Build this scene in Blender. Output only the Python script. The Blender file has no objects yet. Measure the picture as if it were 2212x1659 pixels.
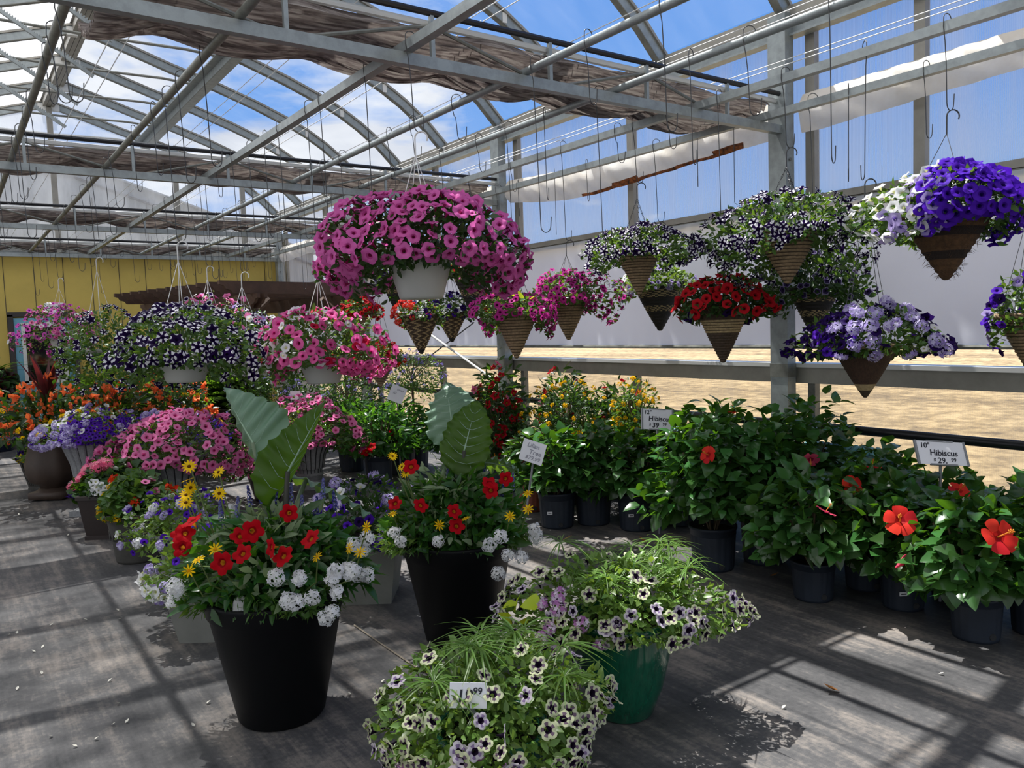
import bpy, math, random
import numpy as np
from mathutils import Matrix, Vector
R_ = np.random.default_rng(7)
random.seed(7)
C = bpy.context.scene.collection
S = bpy.context.scene

# ------------------------------------------------------------------ camera, sky, sun, exposure
YAW, PITCH, ROLL, FPX, EYE = 0.6192008, 0.0729863, -0.0341885, 1705.26, 1.6
_f = Vector((math.sin(YAW)*math.cos(PITCH), math.cos(YAW)*math.cos(PITCH), -math.sin(PITCH)))
_r = Vector((math.cos(YAW), -math.sin(YAW), 0)); _u = _r.cross(_f)
_c, _s = math.cos(ROLL), math.sin(ROLL)
_cr, _cu = _c*_r+_s*_u, -_s*_r+_c*_u
cam = bpy.data.objects.new('camera', bpy.data.cameras.new('camera')); C.objects.link(cam)
cam.data.sensor_width = 36; cam.data.lens = FPX/2212*36; cam.data.clip_end = 2000
cam.matrix_world = Matrix(((_cr.x, _cu.x, -_f.x, 0), (_cr.y, _cu.y, -_f.y, 0), (_cr.z, _cu.z, -_f.z, EYE), (0, 0, 0, 1)))
S.camera = cam
vs = S.view_settings
vs.view_transform = 'Standard'; vs.look = 'None'; vs.gamma = 1; vs.use_curve_mapping = False; vs.exposure = 0.0
try:
    S.cycles.max_bounces = 7; S.cycles.diffuse_bounces = 3; S.cycles.glossy_bounces = 2
    S.cycles.transmission_bounces = 4; S.cycles.transparent_max_bounces = 10
    S.cycles.caustics_reflective = False; S.cycles.caustics_refractive = False
    S.cycles.sample_clamp_indirect = 4
except Exception: pass
SUN_DIR = Vector((0.066, -0.455, -1.0))
sun = bpy.data.objects.new('sun', bpy.data.lights.new('sun', 'SUN')); C.objects.link(sun)
sun.data.energy = 9.8; sun.data.angle = 0.0093; sun.data.color = (1.0, 0.975, 0.94)
sun.rotation_euler = SUN_DIR.to_track_quat('-Z', 'Y').to_euler()

class NT:
    def __init__(s, tree): s.t = tree; s.t.nodes.clear()
    def n(s, typ, ins=None, **kw):
        nd = s.t.nodes.new(typ)
        for k, v in kw.items(): setattr(nd, k, v)
        for k, v in (ins or {}).items():
            if isinstance(v, bpy.types.NodeSocket): s.t.links.new(v, nd.inputs[k])
            else: nd.inputs[k].default_value = v
        return nd
    def math(s, op, a, b=0.0, c=False):
        nd = s.n('ShaderNodeMath', {0: a, 1: b}, operation=op); nd.use_clamp = c; return nd.outputs[0]
    def ramp(s, fac, stops, interp='LINEAR'):
        nd = s.n('ShaderNodeValToRGB', {0: fac}); cr = nd.color_ramp; cr.interpolation = interp
        while len(cr.elements) < len(stops): cr.elements.new(0.5)
        for e, (p, c) in zip(cr.elements, stops): e.position = p; e.color = (*c, 1) if len(c) == 3 else c
        return nd.outputs[0]

def lin(c):
    if isinstance(c, str):
        c = tuple(int(c[i:i+2], 16)/255 for i in (0, 2, 4))
    return tuple(x/12.92 if x <= 0.04045 else ((x+0.055)/1.055)**2.4 for x in c)

w = bpy.data.worlds.new('sky'); S.world = w; w.use_nodes = True
t = NT(w.node_tree)
d = t.n('ShaderNodeTexCoord').outputs['Generated']
sp = t.n('ShaderNodeSeparateXYZ', {0: d})
zc = t.math('ADD', t.math('MAXIMUM', sp.outputs[2], 0.0), 0.12)
pv = t.n('ShaderNodeCombineXYZ', {0: t.math('DIVIDE', sp.outputs[0], zc), 1: t.math('DIVIDE', sp.outputs[1], zc), 2: 0.37})
nz = t.n('ShaderNodeTexNoise', {'Vector': pv.outputs[0], 'Scale': 1.15, 'Detail': 8.0, 'Roughness': 0.56, 'Distortion': 0.25}).outputs[0]
bias = t.math('MULTIPLY', t.math('SUBTRACT', 0.44, sp.outputs[0]), 0.38)
cl = t.ramp(t.math('ADD', nz, bias), [(0.50, (0, 0, 0)), (0.62, (1, 1, 1))])
blue = t.ramp(t.math('MAXIMUM', sp.outputs[2], 0.0), [(0.0, lin('b9d2f2')), (0.25, lin('6ea6ee')), (0.7, lin('4284e2')), (1.0, lin('3674d8'))])
nz2 = t.n('ShaderNodeTexNoise', {'Vector': pv.outputs[0], 'Scale': 2.2, 'Detail': 5.0}).outputs[0]
ccol = t.ramp(nz2, [(0.3, (0.58, 0.63, 0.74)), (0.62, (0.90, 0.93, 0.98))])
mx = t.n('ShaderNodeMix', {'Factor': cl, 'A': blue, 'B': ccol}, data_type='RGBA') if False else None
mixn = w.node_tree.nodes.new('ShaderNodeMixRGB')
w.node_tree.links.new(cl, mixn.inputs[0]); w.node_tree.links.new(blue, mixn.inputs[1]); w.node_tree.links.new(ccol, mixn.inputs[2])
bg = t.n('ShaderNodeBackground', {'Color': mixn.outputs[0], 'Strength': 1.0})
t.n('ShaderNodeOutputWorld', {'Surface': bg.outputs[0]})

# ------------------------------------------------------------------ materials
MATS = {}
def mat(name, col, rough=0.5, metal=0.0, spec=0.5, trans=0.0, tcol=None, bump=0.0, bscale=40.0, var=0.0, mottle=0.0, mscale=6.0, mcol=None, island=0.0, coat=0.0, stretch=None):
    """Principled surface; trans adds light passing through thin leaf or petal, island varies each leaf."""
    if name in MATS: return MATS[name]
    m = bpy.data.materials.new(name); m.use_nodes = True; t = NT(m.node_tree); c = lin(col)
    colr = None
    co = t.n('ShaderNodeTexCoord').outputs['Object']
    if stretch: co = t.n('ShaderNodeMapping', {'Vector': co, 'Scale': stretch}).outputs[0]
    if mottle:
        nz = t.n('ShaderNodeTexNoise', {'Vector': co, 'Scale': mscale, 'Detail': 6.0, 'Roughness': 0.65}).outputs[0]
        c2 = lin(mcol) if mcol else tuple(x*(1-mottle) for x in c)
        colr = t.ramp(nz, [(0.35, c2), (0.62, c)])
    if island:
        ri = t.n('ShaderNodeNewGeometry').outputs['Random Per Island']
        v = t.math('ADD', t.math('MULTIPLY', ri, island*2), 1-island)
        hs = t.n('ShaderNodeHueSaturation', {'Value': v, 'Color': colr if colr else (*c, 1), 'Hue': t.math('ADD', t.math('MULTIPLY', ri, island*0.06), 0.5-island*0.03)})
        colr = hs.outputs[0]
    p = t.n('ShaderNodeBsdfPrincipled', {'Roughness': rough, 'Metallic': metal, 'Specular IOR Level': spec, 'Coat Weight': coat})
    if colr: t.t.links.new(colr, p.inputs['Base Color'])
    else: p.inputs['Base Color'].default_value = (*c, 1)
    if bump:
        nb = t.n('ShaderNodeTexNoise', {'Vector': co, 'Scale': bscale, 'Detail': 4.0}).outputs[0]
        b = t.n('ShaderNodeBump', {'Height': nb, 'Strength': bump, 'Distance': 0.01}); t.t.links.new(b.outputs[0], p.inputs['Normal'])
    out = p.outputs[0]
    if trans:
        tr = t.n('ShaderNodeBsdfTranslucent', {'Color': (*(lin(tcol) if tcol else c), 1)})
        out = t.n('ShaderNodeMixShader', {0: trans, 1: out, 2: tr.outputs[0]}).outputs[0]
    t.n('ShaderNodeOutputMaterial', {'Surface': out})
    MATS[name] = m; return m

def leafm(name, col, tcol, trans=0.38, rough=0.38, island=0.35): return mat(name, col, rough, trans=trans, tcol=tcol, island=island, spec=0.45)
def petal(name, col, trans=0.42): return mat('petal_'+name, col, 0.55, trans=trans, island=0.16, spec=0.08)

L_PET = leafm('leaf_petunia', '40602a', '7a9c2c', trans=.30)
L_DARK = leafm('leaf_dark', '2a4420', '5c8a20', trans=.26)
L_HIB = leafm('leaf_hibiscus', '34582a', '6aa01c', trans=0.22, rough=0.20, island=0.45)
L_LIME = leafm('leaf_lime', '62803a', '94b23c', trans=.30)
L_DIP = leafm('leaf_dipladenia', '2e5426', '70b028', trans=0.28, rough=0.27)
L_SILV = leafm('leaf_silvery', '7a8a6a', 'a0b878')
L_GRASS = leafm('leaf_grass', '5a7a35', '9cc040')
L_FERN = leafm('leaf_fern', '3a5a22', '7ca82a')
L_CHART = leafm('leaf_chartreuse', 'a8b820', 'd8e830')
L_RED = leafm('leaf_burgundy', '4a2024', '8a3030')
L_MAROON = leafm('leaf_maroon', '2a1018', '602028')
L_STEM = mat('stem_green', '5a6a35', 0.6)
M_BARK = mat('bark', '6a5a45', 0.8, bump=0.5, bscale=60)
M_SOIL = mat('soil', '2a211a', 0.95, bump=0.8, bscale=80, mottle=0.5, mscale=60)
M_STEEL = mat('galvanized_steel', '989f9f', 0.42, metal=0.3, mottle=0.25, mscale=14, bump=0.03)
M_STEELD = mat('weathered_steel', '86877f', 0.5, metal=0.3, mottle=0.4, mscale=9)
M_ALU = mat('dull_aluminium', '9a968c', 0.45, metal=0.25, mottle=0.2, mscale=5)
M_BLACKT = mat('black_tube', '26272a', 0.35, metal=0.3)
M_WHITEM = mat('white_metal', 'd6d6d2', 0.4)
M_WIRE = mat('dark_wire', '4c4c4c', 0.4, metal=0.6)
M_WHITEP = mat('white_plastic', 'c9c9c4', 0.35, trans=0.12, tcol='e8d8d4', mottle=0.08, mscale=3)
M_CORD = mat('white_cord', 'e8e8e4', 0.6)
M_BLACKP = mat('black_plastic', '0e0f11', 0.5, spec=0.16)
M_NURS = mat('nursery_plastic', '2c333e', 0.5, spec=0.3, mottle=0.3, mscale=4)
M_NURSR = mat('terracotta_plastic', '8a4a3a', 0.5, mottle=0.2)
M_GREENG = mat('green_glaze', '0c5a40', 0.1, coat=0.6, mottle=0.35, mscale=3, stretch=(30, 30, 1))
M_TEALG = mat('teal_glaze', '2f7a62', 0.15, coat=0.5, mottle=0.3, mscale=4)
M_STONE = mat('grey_stone', '8d8f90', 0.8, bump=0.3, bscale=90, mottle=0.25, mscale=40)
M_GROOVE = mat('groove_black', '2c2d2f', 0.9)
M_GREYBOX = mat('grey_box_stone', '84857e', 0.75, mottle=0.15)
M_BROWNP = mat('brown_resin', '4a3c33', 0.55, mottle=0.25, mscale=7)
M_BROWND = mat('dark_brown_resin', '2c2320', 0.45)
M_URN = mat('charcoal_urn', '4c4a45', 0.7, mottle=0.3, mscale=10)
M_BLUEG = mat('dark_blue_glaze', '10182c', 0.2, coat=0.4)
M_WICK = mat('wicker_tan', '9a8262', 0.75, bump=0.5, bscale=90, mottle=0.45, mscale=45)
M_WICKD = mat('wicker_dark', '4a3a2a', 0.8, bump=0.5, bscale=90, mottle=0.5, mscale=50)
M_RATT = mat('rattan_black', '1e1916', 0.7, bump=0.4, bscale=90)
M_STRAW = mat('straw', 'b09a70', 0.8, bump=0.4, bscale=120, mottle=0.4, mscale=60)
M_COIR = mat('coir', '5a4026', 0.95, bump=0.9, bscale=120, mottle=0.5, mscale=40)
M_COIRD = mat('coir_dark', '221812', 0.95, bump=0.9, bscale=120)
M_BARKB = mat('bark_strips', '4a3426', 0.85, mottle=0.5, mscale=10, stretch=(12, 12, 1), bump=0.6, bscale=20)
M_WOOD = mat('dark_stained_wood', '5c4536', 0.7, mottle=0.4, mscale=6, bump=0.2)
M_CARD = mat('white_card', 'e6e6ea', 0.35)
M_INK = mat('black_ink', '20202a', 0.6)
M_INKF = mat('faded_ink', '9a9aa4', 0.6)
M_FRAMEG = mat('grey_frame', '85878a', 0.5)
M_RAD = mat('teal_enamel', '6fa6aa', 0.4, mottle=0.15, mscale=8)
M_DOOR = mat('blue_door_paint', '6fa8bd', 0.5, mottle=0.08)
M_GLASSD = mat('door_glass', '101416', 0.04, spec=0.8)
M_YELLOW = mat('yellow_paint', 'cdb45a', 0.65, mottle=0.12, mscale=2.0)
M_GREYW = mat('grey_metal_cladding', '8b9096', 0.55)
M_TRIMD = mat('dark_trim', '3a3634', 0.7)
M_CURT = mat('white_curtain', 'e6eaf2', 0.8, trans=0.42, tcol='eaeef8', bump=0.15, bscale=12, mottle=0.05, mscale=2)

def shader_floor():
    m = bpy.data.materials.new('black_ground_cloth'); m.use_nodes = True; t = NT(m.node_tree)
    co = t.n('ShaderNodeTexCoord').outputs['Object']
    n1 = t.n('ShaderNodeTexNoise', {'Vector': co, 'Scale': 1.3, 'Detail': 8.0, 'Roughness': 0.7}).outputs[0]
    mp = t.n('ShaderNodeMapping', {'Vector': co, 'Scale': (9.0, 0.9, 1)}).outputs[0]
    n2 = t.n('ShaderNodeTexNoise', {'Vector': mp, 'Scale': 1.2, 'Detail': 7.0, 'Roughness': 0.7}).outputs[0]
    n3 = t.n('ShaderNodeTexNoise', {'Vector': co, 'Scale': 45.0, 'Detail': 3.0}).outputs[0]
    s = t.math('ADD', t.math('MULTIPLY', n1, 0.5), t.math('ADD', t.math('MULTIPLY', n2, 0.38), t.math('MULTIPLY', n3, 0.12)))
    col = t.ramp(s, [(0.38, lin('2c2d2f')), (0.5, lin('4e4d4d')), (0.61, lin('837b73'))])
    wv = t.n('ShaderNodeTexWave', {'Vector': co, 'Scale': 60.0, 'Distortion': 0.3}, bands_direction='Y').outputs[0]
    b = t.n('ShaderNodeBump', {'Height': t.math('ADD', t.math('MULTIPLY', wv, 0.15), n1), 'Strength': 0.12, 'Distance': 0.02})
    p = t.n('ShaderNodeBsdfPrincipled', {'Base Color': col, 'Roughness': 0.62, 'Normal': b.outputs[0], 'Specular IOR Level': 0.35})
    t.n('ShaderNodeOutputMaterial', {'Surface': p.outputs[0]}); return m

def shader_glaze(name, clear, tint, white, flute=0.0, gloss=0.05):
    """thin sheet: mostly lets light through, partly scatters it; flute draws the twin-wall ribs."""
    m = bpy.data.materials.new(name); m.use_nodes = True; t = NT(m.node_tree)
    co = t.n('ShaderNodeTexCoord').outputs['Object']
    tr = t.n('ShaderNodeBsdfTransparent', {'Color': (*tint, 1)}).outputs[0]
    tl = t.n('ShaderNodeBsdfTranslucent', {'Color': (*white, 1)}).outputs[0]
    df = t.n('ShaderNodeBsdfDiffuse', {'Color': (*white, 1)}).outputs[0]
    sc = t.n('ShaderNodeMixShader', {0: 0.4, 1: tl, 2: df}).outputs[0]
    mp = t.n('ShaderNodeMapping', {'Vector': co, 'Scale': (1, 2.0, 0.25)}).outputs[0]
    n1 = t.n('ShaderNodeTexNoise', {'Vector': mp, 'Scale': 2.5, 'Detail': 5.0, 'Roughness': 0.6}).outputs[0]
    f = t.math('MULTIPLY', n1, 2*(1-clear))
    if flute:
        wv = t.n('ShaderNodeTexWave', {'Vector': co, 'Scale': 30.0}, bands_direction='Y').outputs[0]
        f = t.math('ADD', f, t.math('MULTIPLY', t.math('SUBTRACT', wv, 0.5), flute))
    f = t.math('MINIMUM', t.math('MAXIMUM', f, 0.02), 0.98)
    mx = t.n('ShaderNodeMixShader', {0: f, 1: tr, 2: sc}).outputs[0]
    gl = t.n('ShaderNodeBsdfGlossy', {'Roughness': 0.12}).outputs[0]
    fr = t.n('ShaderNodeLayerWeight', {0: 0.25}).outputs['Facing']
    mx = t.n('ShaderNodeMixShader', {0: t.math('MULTIPLY', t.math('POWER', fr, 4.0), gloss*4), 1: mx, 2: gl}).outputs[0]
    t.n('ShaderNodeOutputMaterial', {'Surface': mx}); return m

M_FLOOR = shader_floor()
M_FILM = shader_glaze('roof_film', 0.95, (0.95, 0.96, 0.97), (0.9, 0.92, 0.95), gloss=0.04)
M_HAZY = shader_glaze('hazy_roof_film', 0.30, (0.95, 0.96, 0.97), (0.93, 0.94, 0.96), gloss=0.03)
M_POLY = shader_glaze('twin_wall_polycarbonate', 0.68, (0.86, 0.89, 0.93), (0.86, 0.88, 0.92), flute=0.10)
M_POLYL = shader_glaze('twin_wall_low', 0.68, (0.90, 0.87, 0.80), (0.82, 0.76, 0.62), flute=0.10)

def shader_field():
    m = bpy.data.materials.new('dry_field'); m.use_nodes = True; t = NT(m.node_tree)
    co = t.n('ShaderNodeTexCoord').outputs['Object']
    n1 = t.n('ShaderNodeTexNoise', {'Vector': co, 'Scale': 3.2, 'Detail': 6.0, 'Roughness': 0.75}).outputs[0]
    mp = t.n('ShaderNodeMapping', {'Vector': co, 'Scale': (0.25, 0.06, 1)}).outputs[0]
    n2 = t.n('ShaderNodeTexNoise', {'Vector': mp, 'Scale': 2.0, 'Detail': 3.0}).outputs[0]
    s = t.math('ADD', t.math('MULTIPLY', n1, 0.7), t.math('MULTIPLY', n2, 0.3))
    col = t.ramp(s, [(0.38, lin('5a4a34')), (0.5, lin('8e7a58')), (0.60, lin('b49e78'))])
    p = t.n('ShaderNodeBsdfPrincipled', {'Base Color': col, 'Roughness': 0.95})
    t.n('ShaderNodeOutputMaterial', {'Surface': p.outputs[0]}); return m
M_FIELD = shader_field()

def shader_shade():
    m = bpy.data.materials.new('pleated_shade_cloth'); m.use_nodes = True; t = NT(m.node_tree)
    co = t.n('ShaderNodeTexCoord').outputs['Object']
    mp = t.n('ShaderNodeMapping', {'Vector': co, 'Scale': (0.05, 34, 22)}).outputs[0]
    n1 = t.n('ShaderNodeTexNoise', {'Vector': mp, 'Scale': 3.0, 'Detail': 4.0}).outputs[0]
    col = t.ramp(n1, [(0.36, lin('5e5450')), (0.5, lin('857a74')), (0.64, lin('a89f96'))])
    p = t.n('ShaderNodeBsdfPrincipled', {'Base Color': col, 'Roughness': 0.85})
    tr = t.n('ShaderNodeBsdfTranslucent', {'Color': col})
    mx = t.n('ShaderNodeMixShader', {0: 0.18, 1: p.outputs[0], 2: tr.outputs[0]})
    t.n('ShaderNodeOutputMaterial', {'Surface': mx.outputs[0]}); return m
M_SHADE = shader_shade()
M_VAL = mat('white_sheet', 'f0eee8', 0.5, trans=0.42, tcol='f4f0e6', mottle=0.12, mscale=4, mcol='d8d0c0')
M_RUST = mat('rust_mould', 'a8602e', 0.8, mottle=0.9, mscale=22, mcol='2a1c14')


# ------------------------------------------------------------------ mesh building
class B:
    """collects vertices and faces; build() links them as ONE mesh object."""
    def __init__(s): s.V = []; s.F = []; s.n = 0
    def add(s, V, F, m=0):
        V = np.asarray(V, float).reshape(-1, 3); F = np.asarray(F, int)
        s.V.append(V); s.F.append((F+s.n, np.full(len(F), m) if np.isscalar(m) else np.asarray(m))); s.n += len(V); return s
    def box(s, c, d, m=0, rot=None):
        c = np.array(c, float); h = np.array(d, float)/2
        v = np.array([(x, y, z) for x in (-1, 1) for y in (-1, 1) for z in (-1, 1)])*h
        if rot is not None: v = v@np.array(rot).T
        return s.add(v+c, [(0, 1, 3, 2), (4, 6, 7, 5), (0, 4, 5, 1), (2, 3, 7, 6), (0, 2, 6, 4), (1, 5, 7, 3)], m)
    def beam(s, a, b, w_, h_, m=0, up=(0, 0, 1)):
        a, b = np.array(a, float), np.array(b, float); d = b-a; L = np.linalg.norm(d); d /= L
        x = np.cross(d, up); x /= np.linalg.norm(x); z = np.cross(x, d)
        return s.box((a+b)/2, (w_, L, h_), m, np.stack([x, d, z], 1))
    def tube(s, pts, r, k=6, m=0, cap=True):
        P = np.array(pts, float); n = len(P); r = np.full(n, r) if np.isscalar(r) else np.array(r)
        T = np.gradient(P, axis=0); T /= np.linalg.norm(T, axis=1)[:, None]+1e-12
        a = np.array((0, 0, 1.)) if abs(T[0, 2]) < .9 else np.array((1., 0, 0)); a = np.cross(T[0], a); V = []
        ang = np.arange(k)/k*2*np.pi
        for i in range(n):
            a = a-T[i]*(a@T[i]); a /= np.linalg.norm(a)+1e-12; b = np.cross(T[i], a)
            V.append(P[i]+r[i]*(np.cos(ang)[:, None]*a+np.sin(ang)[:, None]*b))
        F = [(i*k+j, i*k+(j+1) % k, (i+1)*k+(j+1) % k, (i+1)*k+j) for i in range(n-1) for j in range(k)]
        s.add(np.concatenate(V), F, m)
        if cap:
            for i in (0, n-1):
                s.add(np.vstack([V[i], P[i]]), [(j, (j+1) % k, k) for j in range(k)], m)
        return s
    def lathe(s, prof, k=40, m=0, rmod=None, mf=None, rot=0.0, close=True):
        P = np.array(prof, float); n = len(P); ang = np.arange(k)/k*2*np.pi+rot
        mod = np.ones(k) if rmod is None else rmod(ang)
        V = np.stack([P[:, None, 0]*np.cos(ang)*mod, P[:, None, 0]*np.sin(ang)*mod, np.repeat(P[:, 1:2], k, 1)], -1).reshape(-1, 3)
        F = []; mm = []
        for i in range(n-1):
            for j in range(k):
                F.append((i*k+j, i*k+(j+1) % k, (i+1)*k+(j+1) % k, (i+1)*k+j)); mm.append(mf(i, j) if mf else m)
        return s.add(V, F, mm)
    def disc(s, r, z, k=24, m=0, c=(0, 0)):
        a = np.arange(k)/k*2*np.pi
        V = np.vstack([np.stack([c[0]+r*np.cos(a), c[1]+r*np.sin(a), np.full(k, z)], 1), [[c[0], c[1], z]]])
        return s.add(V, [(j, (j+1) % k, k) for j in range(k)], m)
    def grid(s, G, m=0):
        G = np.asarray(G); a, b = G.shape[:2]; I = np.arange(a*b).reshape(a, b)
        F = np.stack([I[:-1, :-1], I[1:, :-1], I[1:, 1:], I[:-1, 1:]], -1).reshape(-1, 4)
        return s.add(G.reshape(-1, 3), F, m)
    def mesh(s, name, mats, smooth=True):
        me = bpy.data.meshes.new(name)
        V = np.concatenate(s.V); me.vertices.add(len(V)); me.vertices.foreach_set('co', V.astype(np.float32).ravel())
        lp = []; tot = []; mi = []
        for F, m in s.F:
            if len(F) == 0: continue
            lp.append(F.ravel()); tot.append(np.full(len(F), F.shape[1])); mi.append(m)
        lp = np.concatenate(lp); tot = np.concatenate(tot); mi = np.concatenate(mi)
        me.loops.add(len(lp)); me.loops.foreach_set('vertex_index', lp.astype(np.int32))
        me.polygons.add(len(tot)); st = np.concatenate([[0], np.cumsum(tot)[:-1]])
        me.polygons.foreach_set('loop_start', st.astype(np.int32)); me.polygons.foreach_set('material_index', mi.astype(np.int32))
        me.polygons.foreach_set('use_smooth', np.full(len(tot), smooth))
        for x in (mats if isinstance(mats, (list, tuple)) else [mats]): me.materials.append(x)
        me.update(calc_edges=True); me.validate(); return me
    def build(s, name, mats, parent=None, smooth=False, loc=None, rotz=None):
        o = bpy.data.objects.new(name, s.mesh(name, mats, smooth)); C.objects.link(o)
        if parent: o.parent = parent
        if loc is not None: o.location = loc
        if rotz is not None: o.rotation_euler = (0, 0, rotz)
        return o

def tag(o, label=None, cat=None, group=None, kind=None):
    if label: o['label'] = label
    if cat: o['category'] = cat
    if group: o['group'] = group
    if kind: o['kind'] = kind
    return o
def thing(name, label, cat, loc=(0, 0, 0), rotz=0.0, group=None):
    o = bpy.data.objects.new(name, None); C.objects.link(o); o.empty_display_size = 0.05
    o.location = loc; o.rotation_euler = (0, 0, rotz); return tag(o, label, cat, group)
def struct(o): o['kind'] = 'structure'; return o
def put(name, me, parent, loc, axes=None, scale=1.0, label=None):
    """a part sharing the mesh me; axes is a 3x3 rotation."""
    o = bpy.data.objects.new(name, me); C.objects.link(o); o.parent = parent
    M = np.eye(4); M[:3, :3] = (np.eye(3) if axes is None else axes)*scale; M[:3, 3] = loc
    o.matrix_basis = Matrix(M.tolist())
    if label: o['label'] = label
    return o
def ring(k, r, z, a0=0.0):
    a = np.arange(k)/k*2*np.pi+a0; return np.stack([r*np.cos(a), r*np.sin(a), np.full(k, z)], 1)
def norm(v): v = np.asarray(v, float); return v/(np.linalg.norm(v, axis=-1, keepdims=True)+1e-12)
def frames(zax, k=None, spin=True):
    """rotation matrices whose local z follows zax with a random spin."""
    zax = norm(zax); n = len(zax); a = R_.normal(size=(n, 3)); x = norm(np.cross(a, zax)); y = np.cross(zax, x)
    return np.stack([x, y, zax], -1)
def frames2(yax, zhint):
    y = norm(yax); x = norm(np.cross(y, zhint)); z = np.cross(x, y); return np.stack([x, y, z], -1)
def inst(b, T, pos, fr, sc, m=0):
    """bake copies of template T=(V,F) into builder b."""
    V, F = T[0], T[1]; n = len(pos); sc = np.full(n, sc) if np.isscalar(sc) else sc
    W = np.einsum('nij,vj->nvi', fr, V)*sc[:, None, None]+pos[:, None, :]
    FF = (F[None]+np.arange(n)[:, None, None]*len(V)).reshape(-1, F.shape[1])
    b.add(W.reshape(-1, 3), FF, m if np.isscalar(m) else np.tile(m, n))

# ------------------------------------------------------------------ leaf and flower shapes (unit size)
def leaf_t(width, rows=4, fold=0.25, droop=0.25, tip=1.0, serr=0.0, peak=0.4):
    V = []
    for i in range(rows+1):
        u = i/rows; wd = width*0.5*(np.sin(np.pi*min(1, u**(np.log(.5)/np.log(peak))))**0.8 if 0 < u < 1 else 0.03)
        if serr and 0 < i < rows: wd *= 1+serr*(1 if i % 2 else -1)
        z = -droop*u*u
        V += [(-wd, u, z+fold*wd), (0, u, z), (wd, u, z+fold*wd)]
    F = []
    for i in range(rows):
        a = i*3; F += [(a, a+1, a+4, a+3), (a+1, a+2, a+5, a+4)]
    return np.array(V, float), np.array(F)
T_PET = leaf_t(0.5, 3); T_LANCE = leaf_t(0.36, 4, .3, .22); T_HIB = leaf_t(0.74, 6, .22, .3, serr=.06, peak=.33)
T_SMALL = leaf_t(0.42, 2); T_BLADE = leaf_t(0.05, 6, .3, .75, peak=.3); T_STRAP = leaf_t(0.11, 5, .4, .25, peak=.4); T_FINE = leaf_t(0.16, 2, .2, .1)
T_HEART = leaf_t(0.95, 4, .15, .3, peak=.28)
def fern_t():
    b = []; f = []; k = 0
    for i in range(13):
        u = .1+i/13*.9; L = .19*np.sin(np.pi*min(u*.9+.08, 1))**.7
        z = .55*u-.75*u*u; y = u*.9
        for s in (-1, 1):
            b += [(0, y-.025, z), (s*L*.6, y+.0, z-.015), (s*L, y+.05, z-.05), (s*L*.45, y+.05, z)]
            f.append((k, k+1, k+2, k+3)); k += 4
    return np.array(b), np.array(f)
T_FERN = fern_t()

def petunia(name, cols, seg=20, lobe=.08, style='plain', tubem=None):
    """funnel flower of radius 1 facing +z; cols = throat, inner, outer, (second)."""
    k = seg; a = np.arange(k)/k*2*np.pi; w5 = np.cos(5*a)
    rs = [(.07, -.85), (.12, -.5), (.24, -.14), (.42, 0.0), (.74, .06), (1.0, .03)]
    V = []
    for i, (r, z) in enumerate(rs):
        m = 1+lobe*(2*np.abs(np.cos(2.5*a))**.6-1)*(i/5)**2; zz = z+.09*(i/5)**2*np.cos(5*a+.6)+(.07*np.cos(10*a+1) if i == 5 else 0)+(.05*np.sin(a+len(name)) if i > 3 else 0)
        V.append(np.stack([r*m*np.cos(a), r*m*np.sin(a), zz+0*a], 1))
    F = []; M = []
    for i in range(5):
        for j in range(k):
            F.append((i*k+j, i*k+(j+1) % k, (i+1)*k+(j+1) % k, (i+1)*k+j))
            ph = ((j+.5)/k*5+.5) % 1; q = abs(ph-.5)*2          # 0 on a petal axis, 1 between petals
            if style == 'star': mi = (0, 0, 1, 1 if q < .8 else 2, 1 if q < .42 else 2)[i] if i < 5 else 2
            elif style == 'picotee': mi = (0, 0, 1, 1, 2)[i]
            elif style == 'vein': mi = (0, 0, 0, 1 if q < .5 else 2, 2)[i]
            elif style == 'wstar': mi = (0, 0, 1, 1, 1 if q < .45 else 2)[i]
            else: mi = (0, 0, 1, 2, 2)[i]
            if style == 'star' and i == 3: mi = 1 if q < .55 else 2
            if style == 'star' and i == 4: mi = 1 if q < .3 else 2
            M.append(mi)
    return ((np.concatenate(V), np.array(F), np.array(M)), cols, name)
def floret_tris(r, k5=5):
    a = np.arange(10)/10*2*np.pi; rr = np.where(np.arange(10) % 2 == 0, r, r*.55)
    V = np.vstack([np.stack([rr*np.cos(a), rr*np.sin(a), .06*np.ones(10)*r], 1), [[0, 0, -.1*r]]])
    return V, np.array([(j, (j+1) % 10, 10) for j in range(10)])
def cluster(name, cols, n=24, fr=.36, flat=.62, cap=1.3):
    g = np.random.default_rng(n); i = np.arange(n)+.5; ph = i*2.39996; ct = 1-(i/n)*cap*.85; st = np.sqrt(np.maximum(0, 1-ct*ct))
    N = np.stack([st*np.cos(ph), st*np.sin(ph), ct], 1); P = N*np.array([.82, .82, .82*flat])
    V, F = floret_tris(fr); P = P*g.uniform(.86, 1.12, (n, 1)); X = frames(N+g.normal(size=(n, 3))*.32)
    W = np.einsum('nij,vj->nvi', X, V)+P[:, None]; FF = (F[None]+np.arange(n)[:, None, None]*len(V)).reshape(-1, 3)
    M = np.repeat(g.integers(0, len(cols), n), len(F))
    return ((W.reshape(-1, 3), FF, M), cols, name)
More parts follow.
